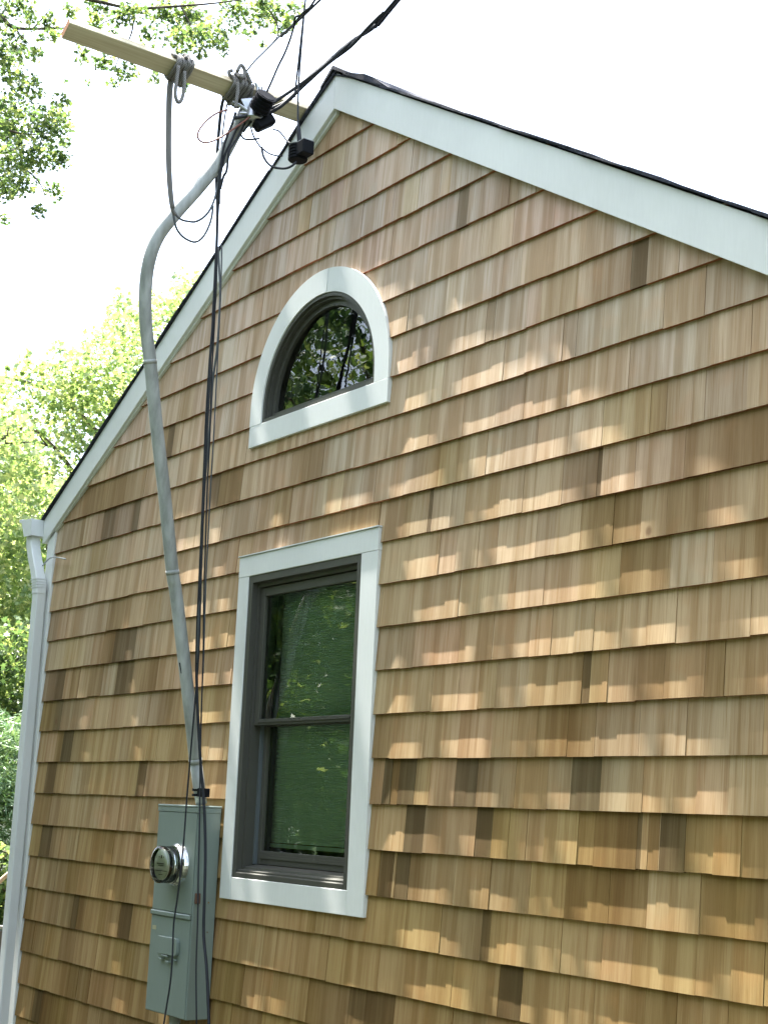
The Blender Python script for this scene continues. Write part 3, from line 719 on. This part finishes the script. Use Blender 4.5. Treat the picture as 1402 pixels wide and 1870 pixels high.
# black clamps / boxes
def blob_box(name, c, s, rot, label, ribs=5):
    bm = bmesh.new(); bmesh.ops.create_cone(bm, cap_ends=True, segments=14, radius1=s*.52, radius2=s*.46, depth=s*.95)
    for k in range(ribs):
        m4 = Matrix.Translation((0, 0, -s*.42+k*s*.84/(ribs-1)))
        bmesh.ops.create_cone(bm, cap_ends=True, segments=14, radius1=s*.57, radius2=s*.57, depth=s*.06, matrix=m4)
    bmesh.ops.transform(bm, matrix=Matrix.Translation(c) @ Matrix(rot).to_4x4() if not isinstance(rot, Matrix) else Matrix.Translation(c) @ rot, verts=bm.verts)
    o = new_obj(name, bm, M_BLACK); return tag(o, label, 'cable clamp')
c1 = PX(480, 187, 2.80)
blob_box('cable_clamp', c1, .088, Matrix.Rotation(.9, 4, 'Y'), 'round ribbed black clamp hanging just below the timber')
bm = bmesh.new(); box(bm, -.030, .030, -.026, .026, -.052, .052, .010); c2 = PX(482, 224, 2.74)
bmesh.ops.transform(bm, matrix=Matrix.Translation(c2) @ Matrix.Rotation(-.2, 4, 'Z') @ Matrix.Rotation(-.95, 4, 'X'), verts=bm.verts)
tag(new_obj('cable_clamp', bm, M_BLACK), 'tilted black splice block below the round ribbed clamp', 'cable clamp')
c3 = PX(548, 277, 2.95)
bm = bmesh.new()
bmesh.ops.create_cone(bm, cap_ends=True, segments=16, radius1=.040, radius2=.040, depth=.075, matrix=Matrix.Translation((-.018, 0, 0)))
for k in range(5): bmesh.ops.create_cone(bm, cap_ends=True, segments=16, radius1=.045, radius2=.045, depth=.007, matrix=Matrix.Translation((-.018, 0, -.03+k*.015)))
box(bm, .0, .072, -.030, .030, -.030, .034, .003)
bmesh.ops.transform(bm, matrix=Matrix.Translation(c3), verts=bm.verts)
jb = new_obj('junction_box', bm, M_BLACK); tag(jb, 'small black junction box hanging in front of the white roof trim', 'junction box')
bm = bmesh.new(); box(bm, .004, .071, -.028, .028, .0345, .0365); bmesh.ops.transform(bm, matrix=Matrix.Translation(c3), verts=bm.verts); new_obj('metal_plate', bm, M_DULL, jb)
# metal anchor and wedge
bm = bmesh.new(); A_ = PX(436, 186, 2.70); B_ = PX(462, 200, 2.72); C_ = PX(470, 208, 2.72)
vs = [PX(440, 180, 2.70), PX(458, 178, 2.71), PX(460, 192, 2.72), PX(450, 200, 2.71)]
o = [bm.verts.new(v) for v in vs]; o2 = [bm.verts.new(v+Vector((.0, .022, .0))) for v in vs]
bm.faces.new(o); bm.faces.new(o2[::-1])
for i in range(4): bm.faces.new((o[i], o2[i], o2[(i+1) % 4], o[(i+1) % 4]))
bmesh.ops.recalc_face_normals(bm, faces=bm.faces)
tube(bm, smooth_path([PX(424, 186, 2.68), PX(436, 191, 2.69), PX(450, 200, 2.71), PX(458, 206, 2.72)]), .008, 8)
tube(bm, [PX(438, 206, 2.70), PX(475, 208, 2.74)], .007, 8)
tag(new_obj('cable_anchor', bm, M_DULL), 'bright metal cable anchor between the rope knot and the black clamps', 'cable anchor')
multi('looped_wire', [fan([(466, 203, 2.74), (452, 216, 2.73), (430, 232, 2.71), (405, 249, 2.69), (385, 258, 2.68), (370, 259, 2.67), (361, 250, 2.66), (364, 236, 2.66), (378, 219, 2.67), (396, 206, 2.68), (416, 200, 2.69)])], .0042, M_RED,
   'thin reddish wire making a wide loop left of the mast head', 'wire')
multi('loose_wire', [fan([(440, 246, 2.66), (446, 253, 2.68), (460, 254, 2.70), (474, 252, 2.72)])], .0045, M_CABLE, 'short dark wire end sticking out right of the mast top', 'wire')
multi('loose_wire', [fan([(498, 236, 2.74), (508, 238, 2.76), (516, 246, 2.78), (522, 254, 2.80), (530, 262, 2.84)])], .0038, M_CABLE, 'fine wire curving from the splice block towards the roof edge', 'wire')
multi('loose_wire', [fan([(458, 232, 2.72), (463, 248, 2.73), (474, 266, 2.75), (482, 273, 2.77), (492, 280, 2.79), (506, 284, 2.82), (516, 284, 2.84)])], .0038, M_CABLE, 'fine wire sagging behind the junction box cable', 'wire')
multi('loose_wire', [fan([(478, 268, 2.76), (480, 282, 2.78), (486, 294, 2.81), (494, 302, 2.84), (505, 306, 2.87), (520, 307, 2.91), (532, 303, 2.94), (541, 295, 2.95)])], .0055, M_CABLE, 'black cable curling under and into the junction box', 'wire')
# extra leads inside the mast head
multi('service_leads', [fan([(440, 222, 2.64), (430, 238, 2.63), (420, 262, 2.62), (410, 285, 2.60), (402, 320, 2.58)]), fan([(446, 226, 2.66), (436, 246, 2.66), (426, 262, 2.65), (418, 276, 2.64), (414, 310, 2.62), (408, 322, 2.60), (402, 345, 2.58)]),
   fan([(430, 205, 2.64), (424, 225, 2.64), (414, 250, 2.62), (406, 280, 2.60), (401, 340, 2.58), (400, 372, 2.57)]), fan([(470, 212, 2.72), (456, 224, 2.70), (444, 240, 2.68)])], .0062, M_CABLE,
   'bundle of dark leads spilling from the top of the mast', 'cable')
# hook by the downspout
multi('wire_hook', [[PY(78, 1033, -.03), PY(86, 1024, -.035), PY(94, 1018, -.04), PY(104, 1018, -.045), PY(120, 1021, -.05)]], .0045, M_DULL, 'small bent metal hook sticking out beside the downspout top', 'hook')

# ------------------------------------------------------------------ foliage
LEAF_STAR = [(0, -.5), (.10, -.22), (.42, -.30), (.24, .0), (.40, .24), (.12, .20), (0, .55), (-.12, .20), (-.40, .24), (-.24, .0), (-.42, -.30), (-.10, -.22)]
LEAF_DIAM = [(0, -.5), (.30, -.05), (.16, .28), (0, .5), (-.16, .28), (-.30, -.05)]
LEAF_NEEDLE = [(0, -.6), (.10, 0), (0, .7), (-.10, 0)]
def leaf_mesh(name, pos, size, shape, m, parent, down=.35, droop=None):
    n = len(pos)
    if n == 0: pos = np.array([[0, 0, -50.]]); n = 1
    sh = np.array(shape); k = len(sh)
    nrm = rng.normal(size=(n, 3)); nrm[:, 2] = np.abs(nrm[:, 2])+down; nrm /= np.linalg.norm(nrm, axis=1)[:, None]
    t = rng.normal(size=(n, 3)); t -= (t*nrm).sum(1)[:, None]*nrm; t /= np.linalg.norm(t, axis=1)[:, None]
    b = np.cross(nrm, t); s = size*rng.uniform(.65, 1.3, n)
    fold = rng.uniform(-.25, .25, n)
    v = pos[:, None, :]+s[:, None, None]*(sh[None, :, 0, None]*t[:, None, :]+sh[None, :, 1, None]*b[:, None, :]+(np.abs(sh[None, :, 0])*fold[:, None])[:, :, None]*nrm[:, None, :])
    me = bpy.data.meshes.new(name); me.vertices.add(n*k); me.vertices.foreach_set('co', v.astype(np.float32).ravel())
    me.loops.add(n*k); me.loops.foreach_set('vertex_index', np.arange(n*k, dtype=np.int32)); me.polygons.add(n)
    me.polygons.foreach_set('loop_start', np.arange(0, n*k, k, dtype=np.int32)); me.polygons.foreach_set('loop_total', np.full(n, k, dtype=np.int32))
    me.update(); me.materials.append(m); me.validate()
    o = bpy.data.objects.new(name, me); COL.objects.link(o)
    if parent: o.parent = parent; o.matrix_parent_inverse = Matrix.Translation(-Vector(parent.location))
    return o
def pixv(P):
    d = P-np.array(CAM); z = d@np.array(FW); z = np.where(z < .1, .1, z)
    return 701+F_PX*(d@np.array(RT))/z, 935-F_PX*(d@np.array(UP))/z, (d@np.array(FW)) > .1
def clumps_to_leaves(cl, per, flat=.75):
    out = []
    for c, r in cl:
        n = max(3, int(per*r**2.2)); p = rng.normal(size=(n, 3)); p /= np.linalg.norm(p, axis=1)[:, None]; p *= (rng.uniform(0, 1, n)**.45)[:, None]*r
        p[:, 2] *= flat; out.append(p+np.array(c))
    return np.concatenate(out)
def limbs(bm, base, top, cl, r0, nb=999, rs=3, keepf=None):
    base = Vector(base); top = Vector(top); mid = base.lerp(top, .5)+Vector((random.uniform(-.2, .2), random.uniform(-.2, .2), 0))
    tr = smooth_path([base, mid, top], 8); tube(bm, tr, lambda t: r0*(1-.75*t)+(.25*r0 if t < .05 else 0), 12)
    for c, r in cl[:nb]:
        c = Vector(c); s = tr[max(2, min(len(tr)-2, int(len(tr)*max(.25, min(.92, (c.z-base.z)/(top.z-base.z+1e-6)-.18)))))]
        m1 = s.lerp(c, .5)+Vector((random.uniform(-.15, .15), random.uniform(-.15, .15), .12*(c-s).length))
        path = smooth_path([s, m1, c], 5)
        if keepf and not all(keepf(p) for p in path): continue
        tube(bm, path, lambda t: r0*.28*(1-.85*t)+.006, 6)
        for _ in range(rs):
            q = c+Vector((random.gauss(0, r*.6), random.gauss(0, r*.6), random.gauss(0, r*.4)))
            if keepf and not keepf(q): continue
            tube(bm, [c.lerp(s, .15), q], lambda t: .012*(1-.7*t)+.003, 5)
def make_tree(label, base, h, crown, r0, leaf, size, shape, per, m, name='deciduous_tree', cat='tree', group=None, filt=None, nb=60, keepf=None, flat=.75):
    root = thing(name, label, cat, base, group)
    pos = clumps_to_leaves(crown, per, flat)
    if filt is not None: pos = pos[filt(pos)]
    leaf_mesh('crown', pos, size, shape, m, root)
    bm = bmesh.new(); limbs(bm, base, (base[0], base[1], base[2]+h), crown, r0, nb, 3, keepf)
    part('trunk', bm, M_BARK, root, True); return root
def ell(c, rad, n, r0, r1, seed):
    rd = random.Random(seed); out = []
    while len(out) < n:
        v = Vector((rd.gauss(0, 1), rd.gauss(0, 1), rd.gauss(0, 1))).normalized()*rd.uniform(.35, 1)**.6
        out.append(((c[0]+v.x*rad[0], c[1]+v.y*rad[1], c[2]+v.z*rad[2]), rd.uniform(r0, r1)))
    return out

# --- near oak whose boughs hang into the top left and whose crown dapples the wall
GAPS = [(3.38, 3.74, -9), (3.90, 4.24, -9), (4.42, 4.95, -9), (5.02, 5.20, -9), (.64, .90, -9), (2.00, 2.26, -9), (2.33, 2.45, -9), (2.93, 3.03, -9), (1.30, 1.36, -9), (3.84, 3.87, -9), (4.30, 4.34, -9), (5.5, 5.62, -9)]  # lanes cleared of leaves so sun patches fall in set columns on the wall
vis = [(20,130,30),(50,160,35),(30,210,45),(90,230,45),(60,280,45),(20,290,40),(110,290,28),(40,330,35),(98,350,22),(70,385,16),(10,250,40),(-30,200,60),(-30,320,50),(5,345,30),
 (40,15,30),(90,40,20),(-20,20,40),(180,10,26),(240,20,30),(300,30,38),(350,40,38),(390,60,34),(330,70,28),(430,15,32),(470,30,26),(500,20,28),(540,18,22),(430,50,14),(20,72,30),(0,100,30),(62,98,18),(95,62,16),(112,185,20),(128,235,12),(270,60,20),(215,35,20),(300,75,12),(455,60,14),(10,400,12),(410,90,16),(360,60,26),(270,90,16),(180,45,22),(150,70,16),(480,8,26),(525,40,18),(345,20,24),(520,50,14),(120,60,12),(75,70,10),(330,95,14),(110,215,25),(120,260,14),(30,100,20),(505,60,12),(482,80,9),(60,40,18),
 (150,88,16),(190,112,24),(232,132,24),(205,150,14),(160,150,8),(280,140,16),(335,155,14),(365,92,18),(130,20,18),(205,60,14),(150,110,12),(258,100,16),(120,150,8)]
oak_vis = []
for px, py, r in vis:
    t = 12.2+random.uniform(-.8, .8); oak_vis.append((tuple(PD(px, py, t)), r*t/F_PX))
oak_out = []
rd = random.Random(3)
while len(oak_out) < 150:
    c = Vector((rd.uniform(-7, 1.2), rd.uniform(-4.2, .8), rd.uniform(4.6, 9.0))); r = rd.uniform(.35, .7)
    q = pix(c)
    if q and -60-r*300 < q[0] < 1500 and q[1] > -60-r*300: continue
    oak_out.append((tuple(c), r))
# unseen leaf clumps added over the gable, shaped to dapple the wall
veil = []
while len(veil) < 620:
    zf = rd.uniform(7.4, 11.5); c_ = rd.uniform(-.3, 6.4); x = c_-.38*zf+rd.uniform(-.05, .05); y = -.04*(zf-.5)+rd.uniform(-.20, .20)
    veil.append(((x, y, zf), rd.uniform(.12, .24)))
def oak_filter(P):
    c = P[:, 0]+.38*P[:, 2]; slab = (P[:, 1] > -.04*(P[:, 2]+1.6)-.06) & (P[:, 1] < -.04*(P[:, 2]-2.6)+.06)
    k = np.ones(len(P), bool)
    for a, b, _ in GAPS: k &= ~(slab & (c > a) & (c < b))
    thin = ((c > 3.80) & (c < 5.6)) | ((c > 2.85) & (c < 3.3)) | ((c > 1.9) & (c < 2.5))
    k &= ~(slab & thin & (rng.uniform(size=len(P)) < .62)); k &= ~(slab & (P[:, 2] < 6.6) & (P[:, 0] > -3.0))
    px, py, fr = pixv(P); inside = fr & (px > -10) & (px < 1412) & (py > -10) & (py < 1880)
    near = P[:, 0] > -1.2-0*P[:, 0]
    ok = np.zeros(len(P), bool)
    for x, y, r in vis: ok |= (px-x)**2+(py-y)**2 < (r*1.15)**2
    return k & (~inside | ok)
def oak_keep(p):
    c_ = p[0]+.38*p[2]
    if -.04*(p[2]+1.6)-.08 < p[1] < -.04*(p[2]-2.6)+.08 and any(a < c_ < b for a, b, _ in GAPS): return False
    q = pix(p)
    if q is None: return True
    if -5 < q[0] < 1410 and -5 < q[1] < 1880: return any((q[0]-x)**2+(q[1]-y)**2 < (r*1.6)**2 for x, y, r in vis)
    return True
oak = thing('oak_tree', 'tall oak left of the house, its sunlit boughs hanging across the top left sky', 'tree', (-3.6, -1.0, -1.75))
pos = np.concatenate([clumps_to_leaves(oak_vis, 14000, .9), clumps_to_leaves(veil, 2600), clumps_to_leaves(oak_out, 620)])
pos = pos[oak_filter(pos)]
leaf_mesh('crown', pos, .046, LEAF_STAR, L_OAK, oak)
bm = bmesh.new(); limbs(bm, (-3.6, -1.0, -1.75), (-3.3, -.9, 8.2), oak_out[:70], .26, 70, 2, oak_keep)
# the big boughs to the veil
for tx, tz in ((1.2, 8.4), (.2, 9.2), (2.0, 8.0), (-1.4, 8.2)):
    pth = smooth_path([Vector((-3.4, -.95, 4.6)), Vector((-1.8+tx*.2, -1.2, 5.9+.1*tz)), Vector((tx-.9, -1.15, tz-.1)), Vector((tx, -1.0, tz))], 6)
    if all(oak_keep(p) for p in pth): tube(bm, pth, lambda t: .07*(1-.85*t)+.006, 8)
bl = lambda lst, t0, r: tube(bm, smooth_path([PD(a, b, t0) for a, b in lst], 5), lambda t: r*(1-.75*t), 6)
bl([(-60, 10), (0, 30), (22, 48), (60, 52), (120, 50)], 12.4, .026); bl([(30, 52), (36, 62), (50, 76), (56, 84)], 12.4, .010)
bl([(130, -10), (180, 2), (245, 14), (330, 10), (400, 4), (470, -6)], 12.2, .018); bl([(245, 14), (225, 26), (190, 40), (178, 48)], 12.2, .009)
bl([(0, 30), (10, 15), (22, -8)], 12.4, .012); bl([(60, 52), (80, 30), (98, 6)], 12.4, .009)
bl([(-40, 200), (10, 235), (60, 245), (100, 240)], 12.3, .014); bl([(-40, 260), (20, 290), (70, 330), (85, 370)], 12.3, .012)
bl([(470, -6), (500, 30), (508, 60), (495, 80)], 12.2, .010); bl([(330, 10), (350, 50), (370, 90)], 12.2, .008); bl([(245, 14), (240, 60), (215, 110), (205, 140)], 12.2, .009)
part('trunk', bm, M_BARK, oak, True)

# --- bright maples beyond the left side of the house
def region_keep(edge):   # edge: list of (px, py) crown outline, leaves only below it
    xs = np.array([e[0] for e in edge], float); ysz = np.array([e[1] for e in edge], float)
    def f(P):
        px, py, fr = pixv(P); lim = np.interp(px, xs, ysz)+14*np.sin(px*.11)+9*np.sin(px*.31+1)
        return (py > lim) | (px < -80)
    return f
def clumps_px(n, x0, x1, edge, y1, t0, t1, r0, r1, seed):
    rd = random.Random(seed); out = []; xs = [e[0] for e in edge]; ysz = [e[1] for e in edge]
    while len(out) < n:
        px = rd.uniform(x0, x1); lim = float(np.interp(px, xs, ysz)); py = rd.uniform(lim, y1); t = rd.uniform(t0, t1)
        out.append((tuple(PD(px, py, t)), rd.uniform(r0, r1)))
    return out
e_far = [(-120, 690), (0, 665), (60, 650), (110, 625), (150, 632), (200, 555), (230, 525), (260, 560), (330, 500), (365, 480), (400, 500), (460, 470)]
cf = clumps_px(300, -120, 470, e_far, 1250, 24, 29, .35, .75, 11)
b0 = PD(150, 1400, 27); make_tree('bright yellow-green maple rising behind the left roof slope', (b0.x, b0.y, -1.75), 8.5, cf, .26, None, .115, LEAF_STAR, 620, L_MAPLE, 'maple_tree', filt=region_keep(e_far), nb=14)
e_mid = [(-260, 700), (-60, 690), (0, 720), (50, 760), (90, 830), (120, 880), (150, 960), (240, 1200)]
cm = clumps_px(200, -260, 170, e_mid, 1330, 18, 21.5, .3, .6, 12)
b0 = PD(-170, 1400, 20); make_tree('light green maple standing nearest the gutter at the left edge', (b0.x, b0.y, -1.75), 6.8, cm, .2, None, .095, LEAF_STAR, 760, L_MAPLE, 'maple_tree', filt=region_keep(e_mid), nb=12)
e_low = [(-260, 1130), (0, 1120), (60, 1140), (100, 1200)]
cm = clumps_px(150, -260, 110, e_low, 1480, 16, 17.5, .25, .45, 15)
b0 = PD(-120, 1500, 17); make_tree('darker green bush below the light green maple by the downspout', (b0.x, b0.y, -1.75), 3.2, cm, .1, None, .075, LEAF_STAR, 1100, L_OAK, 'tall_bush', 'bush', filt=region_keep(e_low), nb=8)
e_con = [(-200, 1290), (0, 1285), (40, 1300), (90, 1370)]
cm = clumps_px(130, -200, 90, e_con, 1620, 14, 15.2, .18, .34, 13)
b0 = PD(-60, 1600, 14.6); make_tree('soft grey-green conifer beside the downspout', (b0.x, b0.y, -1.75), 2.6, cm, .09, None, .085, LEAF_NEEDLE, 2600, L_NEEDLE, 'conifer', filt=region_keep(e_con), nb=6)
e_bot = [(-100, 1510), (0, 1530), (20, 1540), (60, 1600)]
cm = clumps_px(60, -100, 50, e_bot, 1700, 12.6, 13.3, .14, .24, 14)
b0 = PD(-40, 1700, 13); make_tree('small leafy shrub at the lower left behind the downspout', (b0.x, b0.y, -1.75), 1.2, cm, .04, None, .065, LEAF_DIAM, 2600, L_OAK, 'leafy_shrub', 'shrub', filt=region_keep(e_bot), nb=20)
# fence and garden stake low at the left edge
fa = PD(-30, 1690, 12.2); 
fence = thing('wooden_fence', 'weathered dark board fence at the bottom left behind the downspout', 'fence', (fa.x, fa.y, -1.75))
M_FENCE = m_wood('weathered_fence_wood', (.14, .13, .11), (.07, .06, .05), (12, 12, 1.5))
hd = Vector((RT.x, RT.y, 0)).normalized()
def oriented(bm, c, hw_, hd_, z0, z1, bev=.003):
    nrm = Vector((-hd.y, hd.x, 0)); vs = []
    for z in (z0, z1):
        for a, b in ((-1, -1), (1, -1), (1, 1), (-1, 1)): vs.append(bm.verts.new((c.x+hd.x*a*hw_+nrm.x*b*hd_, c.y+hd.y*a*hw_+nrm.y*b*hd_, z)))
    for f in ((0, 1, 5, 4), (1, 2, 6, 5), (2, 3, 7, 6), (3, 0, 4, 7), (4, 5, 6, 7), (3, 2, 1, 0)): bm.faces.new([vs[i] for i in f])
bm = bmesh.new(); zt = PD(5, 1694, 12.2).z
for i in range(-14, 2): oriented(bm, fa+hd*(i*.148+.1), .070, .010, -1.73, zt-.03+random.uniform(-.004, .004))
part('boards', bm, M_FENCE, fence)
bm = bmesh.new(); oriented(bm, fa+hd*(-.95), 1.25, .035, zt-.012, zt+.012); part('top_rail', bm, m_wood('pale_weathered_rail', (.30, .30, .26), (.2, .2, .17), (3, 3, 3)), fence)
multi('garden_stake', [[PD(-30, 1640, 11.6), PD(4, 1606, 11.6), PD(20, 1593, 11.6)]], .017, m_wood('bare_stick', (.55, .42, .30), (.42, .3, .2), (8, 8, 8)), 'bare pale stick leaning beside the shrub at the lower left', 'stick')

# --- hedges closing the yard
def hedge(label, base, x0, x1, y0, y1, z1, n):
    root = thing('hedge', label, 'hedge', base)
    p = rng.uniform((x0, y0, -1.75), (x1, y1, z1), (n, 3)); leaf_mesh('foliage', p, .26, LEAF_DIAM, L_DARK, root); return root
hedge('long dark hedge along the far side of the yard', (-2, -18, -1.75), -26, 20, -19, -17.4, 2.6, 34000)
hedge('dark hedge along the left side of the yard', (-19, -10, -1.75), -20, -18.6, -17.3, -2.5, 2.4, 12000)

# --- trees standing in front of the gable, off frame: some show in the panes, later rows are added to block low sky
def stock(seed, h, rad, n, leaf, m, size=.11, per=430):
    rd = random.Random(seed)
    root = thing('deciduous_tree', 'x', 'tree', (0, 0, 0)); cr = ell((0, 0, h*.62), (rad, rad, h*.36), n, .35, .7, seed)
    leaf_mesh('crown', clumps_to_leaves(cr, per), size, LEAF_STAR, m, root)
    bm = bmesh.new(); limbs(bm, (0, 0, 0), (0, 0, h*.88), cr, .17, 40, 2); part('trunk', bm, M_BARK, root, True); return root
def copy_tree(o):
    c = o.copy(); COL.objects.link(c)
    for ch in o.children:
        d = ch.copy(); COL.objects.link(d); d.parent = c
    return c
GT = 'trees in the yard in front of the gable'
sA = stock(21, 9.5, 2.6, 95, None, L_DARK); sB = stock(22, 8., 2.4, 85, None, L_YARD); sC = stock(23, 4.6, 2.0, 80, None, L_YARD, .11, 700)
spots = [(sA, (-5.6, -6.2), .0, 1.0, 'dark tree nearest the gable on the left side of the yard'), (sB, (-8.8, -5.0), 1.1, 1.1, 'green tree beyond the dark one on the left side of the yard'),
 (sA, (-3.4, -9.2), 2.3, 1.15, 'tall dark tree across the yard from the half round window'), (sB, (-10.6, -9.6), 3.4, 1.3, 'tall green tree at the far left of the yard'),
 (sC, (-7.0, -3.8), .7, 1.0, 'low light green tree left of the house corner'), (sC, (-3.9, -5.7), 2.0, .85, 'small light green tree between the taller yard trees'),
 (sA, (.6, -11.2), 4.0, 1.2, 'dark tree straight out from the gable wall'), (sB, (4.5, -12.), 5.0, 1.25, 'green tree behind the viewer, right of the dark one'),
 (sA, (9.5, -11.), 1.9, 1.1, 'dark tree behind the viewer at the right'), (sC, (-9.4, -7.2), 4.4, 1.3, 'broad light green tree under the tall green tree')]
spots += [(sB, (-13.5, -4.2), 2.2, 1.3, 'green tree far to the left beyond the yard'), (sA, (-14, -9.), 3.2, 1.35, 'dark tree at the far left corner of the yard'),  # unseen trees added to block low sky from the lower wall
 (sA, (-6.8, -12.6), 5.2, 1.25, 'dark tree in the back row of the yard, left end'), (sC, (-1.2, -8.4), 1.2, 1.2, 'light green tree in front of the tall dark tree'),
 (sC, (2.4, -9.6), 2.7, 1.25, 'light green tree straight out from the window'), (sC, (6.4, -9.8), .2, 1.3, 'light green tree behind the viewer'),
 (sB, (12.5, -8.4), 1.4, 1.15, 'green tree behind the viewer at the far right'), (sC, (11.8, -5.2), 3.3, 1.2, 'light green tree right of the viewer')]
spots += [(sA, (15.5, -5.), 1.4, 1.2, 'dark tree right of the yard'), (sB, (8., -14.5), 4.4, 1.6, 'tallest green tree behind the viewer'), (sB, (-3.2, -14.5), 2.4, 1.6, 'tall green tree in the middle of the back row'),  # more unseen trees added to keep the low horizon dark
 (sA, (2.6, -15.), 5.4, 1.5, 'tall dark tree in the middle of the back row'), (sC, (9.3, -8.), 5.4, 1.2, 'light green tree close behind the viewer'), (sC, (14.5, -8.5), 2.4, 1.5, 'light green tree at the right end of the yard')]
spots += [(sC, (x_, y_), x_, .72, lb_) for x_, y_, lb_ in ((-2.2, -6.6, 'added low bush left of the small light green tree'), (.2, -6.9, 'added low bush straight out from the meter box'), (2.6, -6.7, 'added low bush straight out from the double hung window'),
 (5.0, -6.9, 'added low bush behind the viewer, left one of the pair'), (7.4, -6.8, 'added low bush behind the viewer, right one of the pair'))]  # unseen bushes added to shade the lower wall more than the top
used = set()
for s, (x, y), rz, sc, lab in spots:
    o = s if id(s) not in used else copy_tree(s); used.add(id(s))
    o.location = (x, y, -1.75); o.rotation_euler = (0, 0, rz); o.scale = (sc, sc, sc); o['label'] = lab; o['group'] = GT
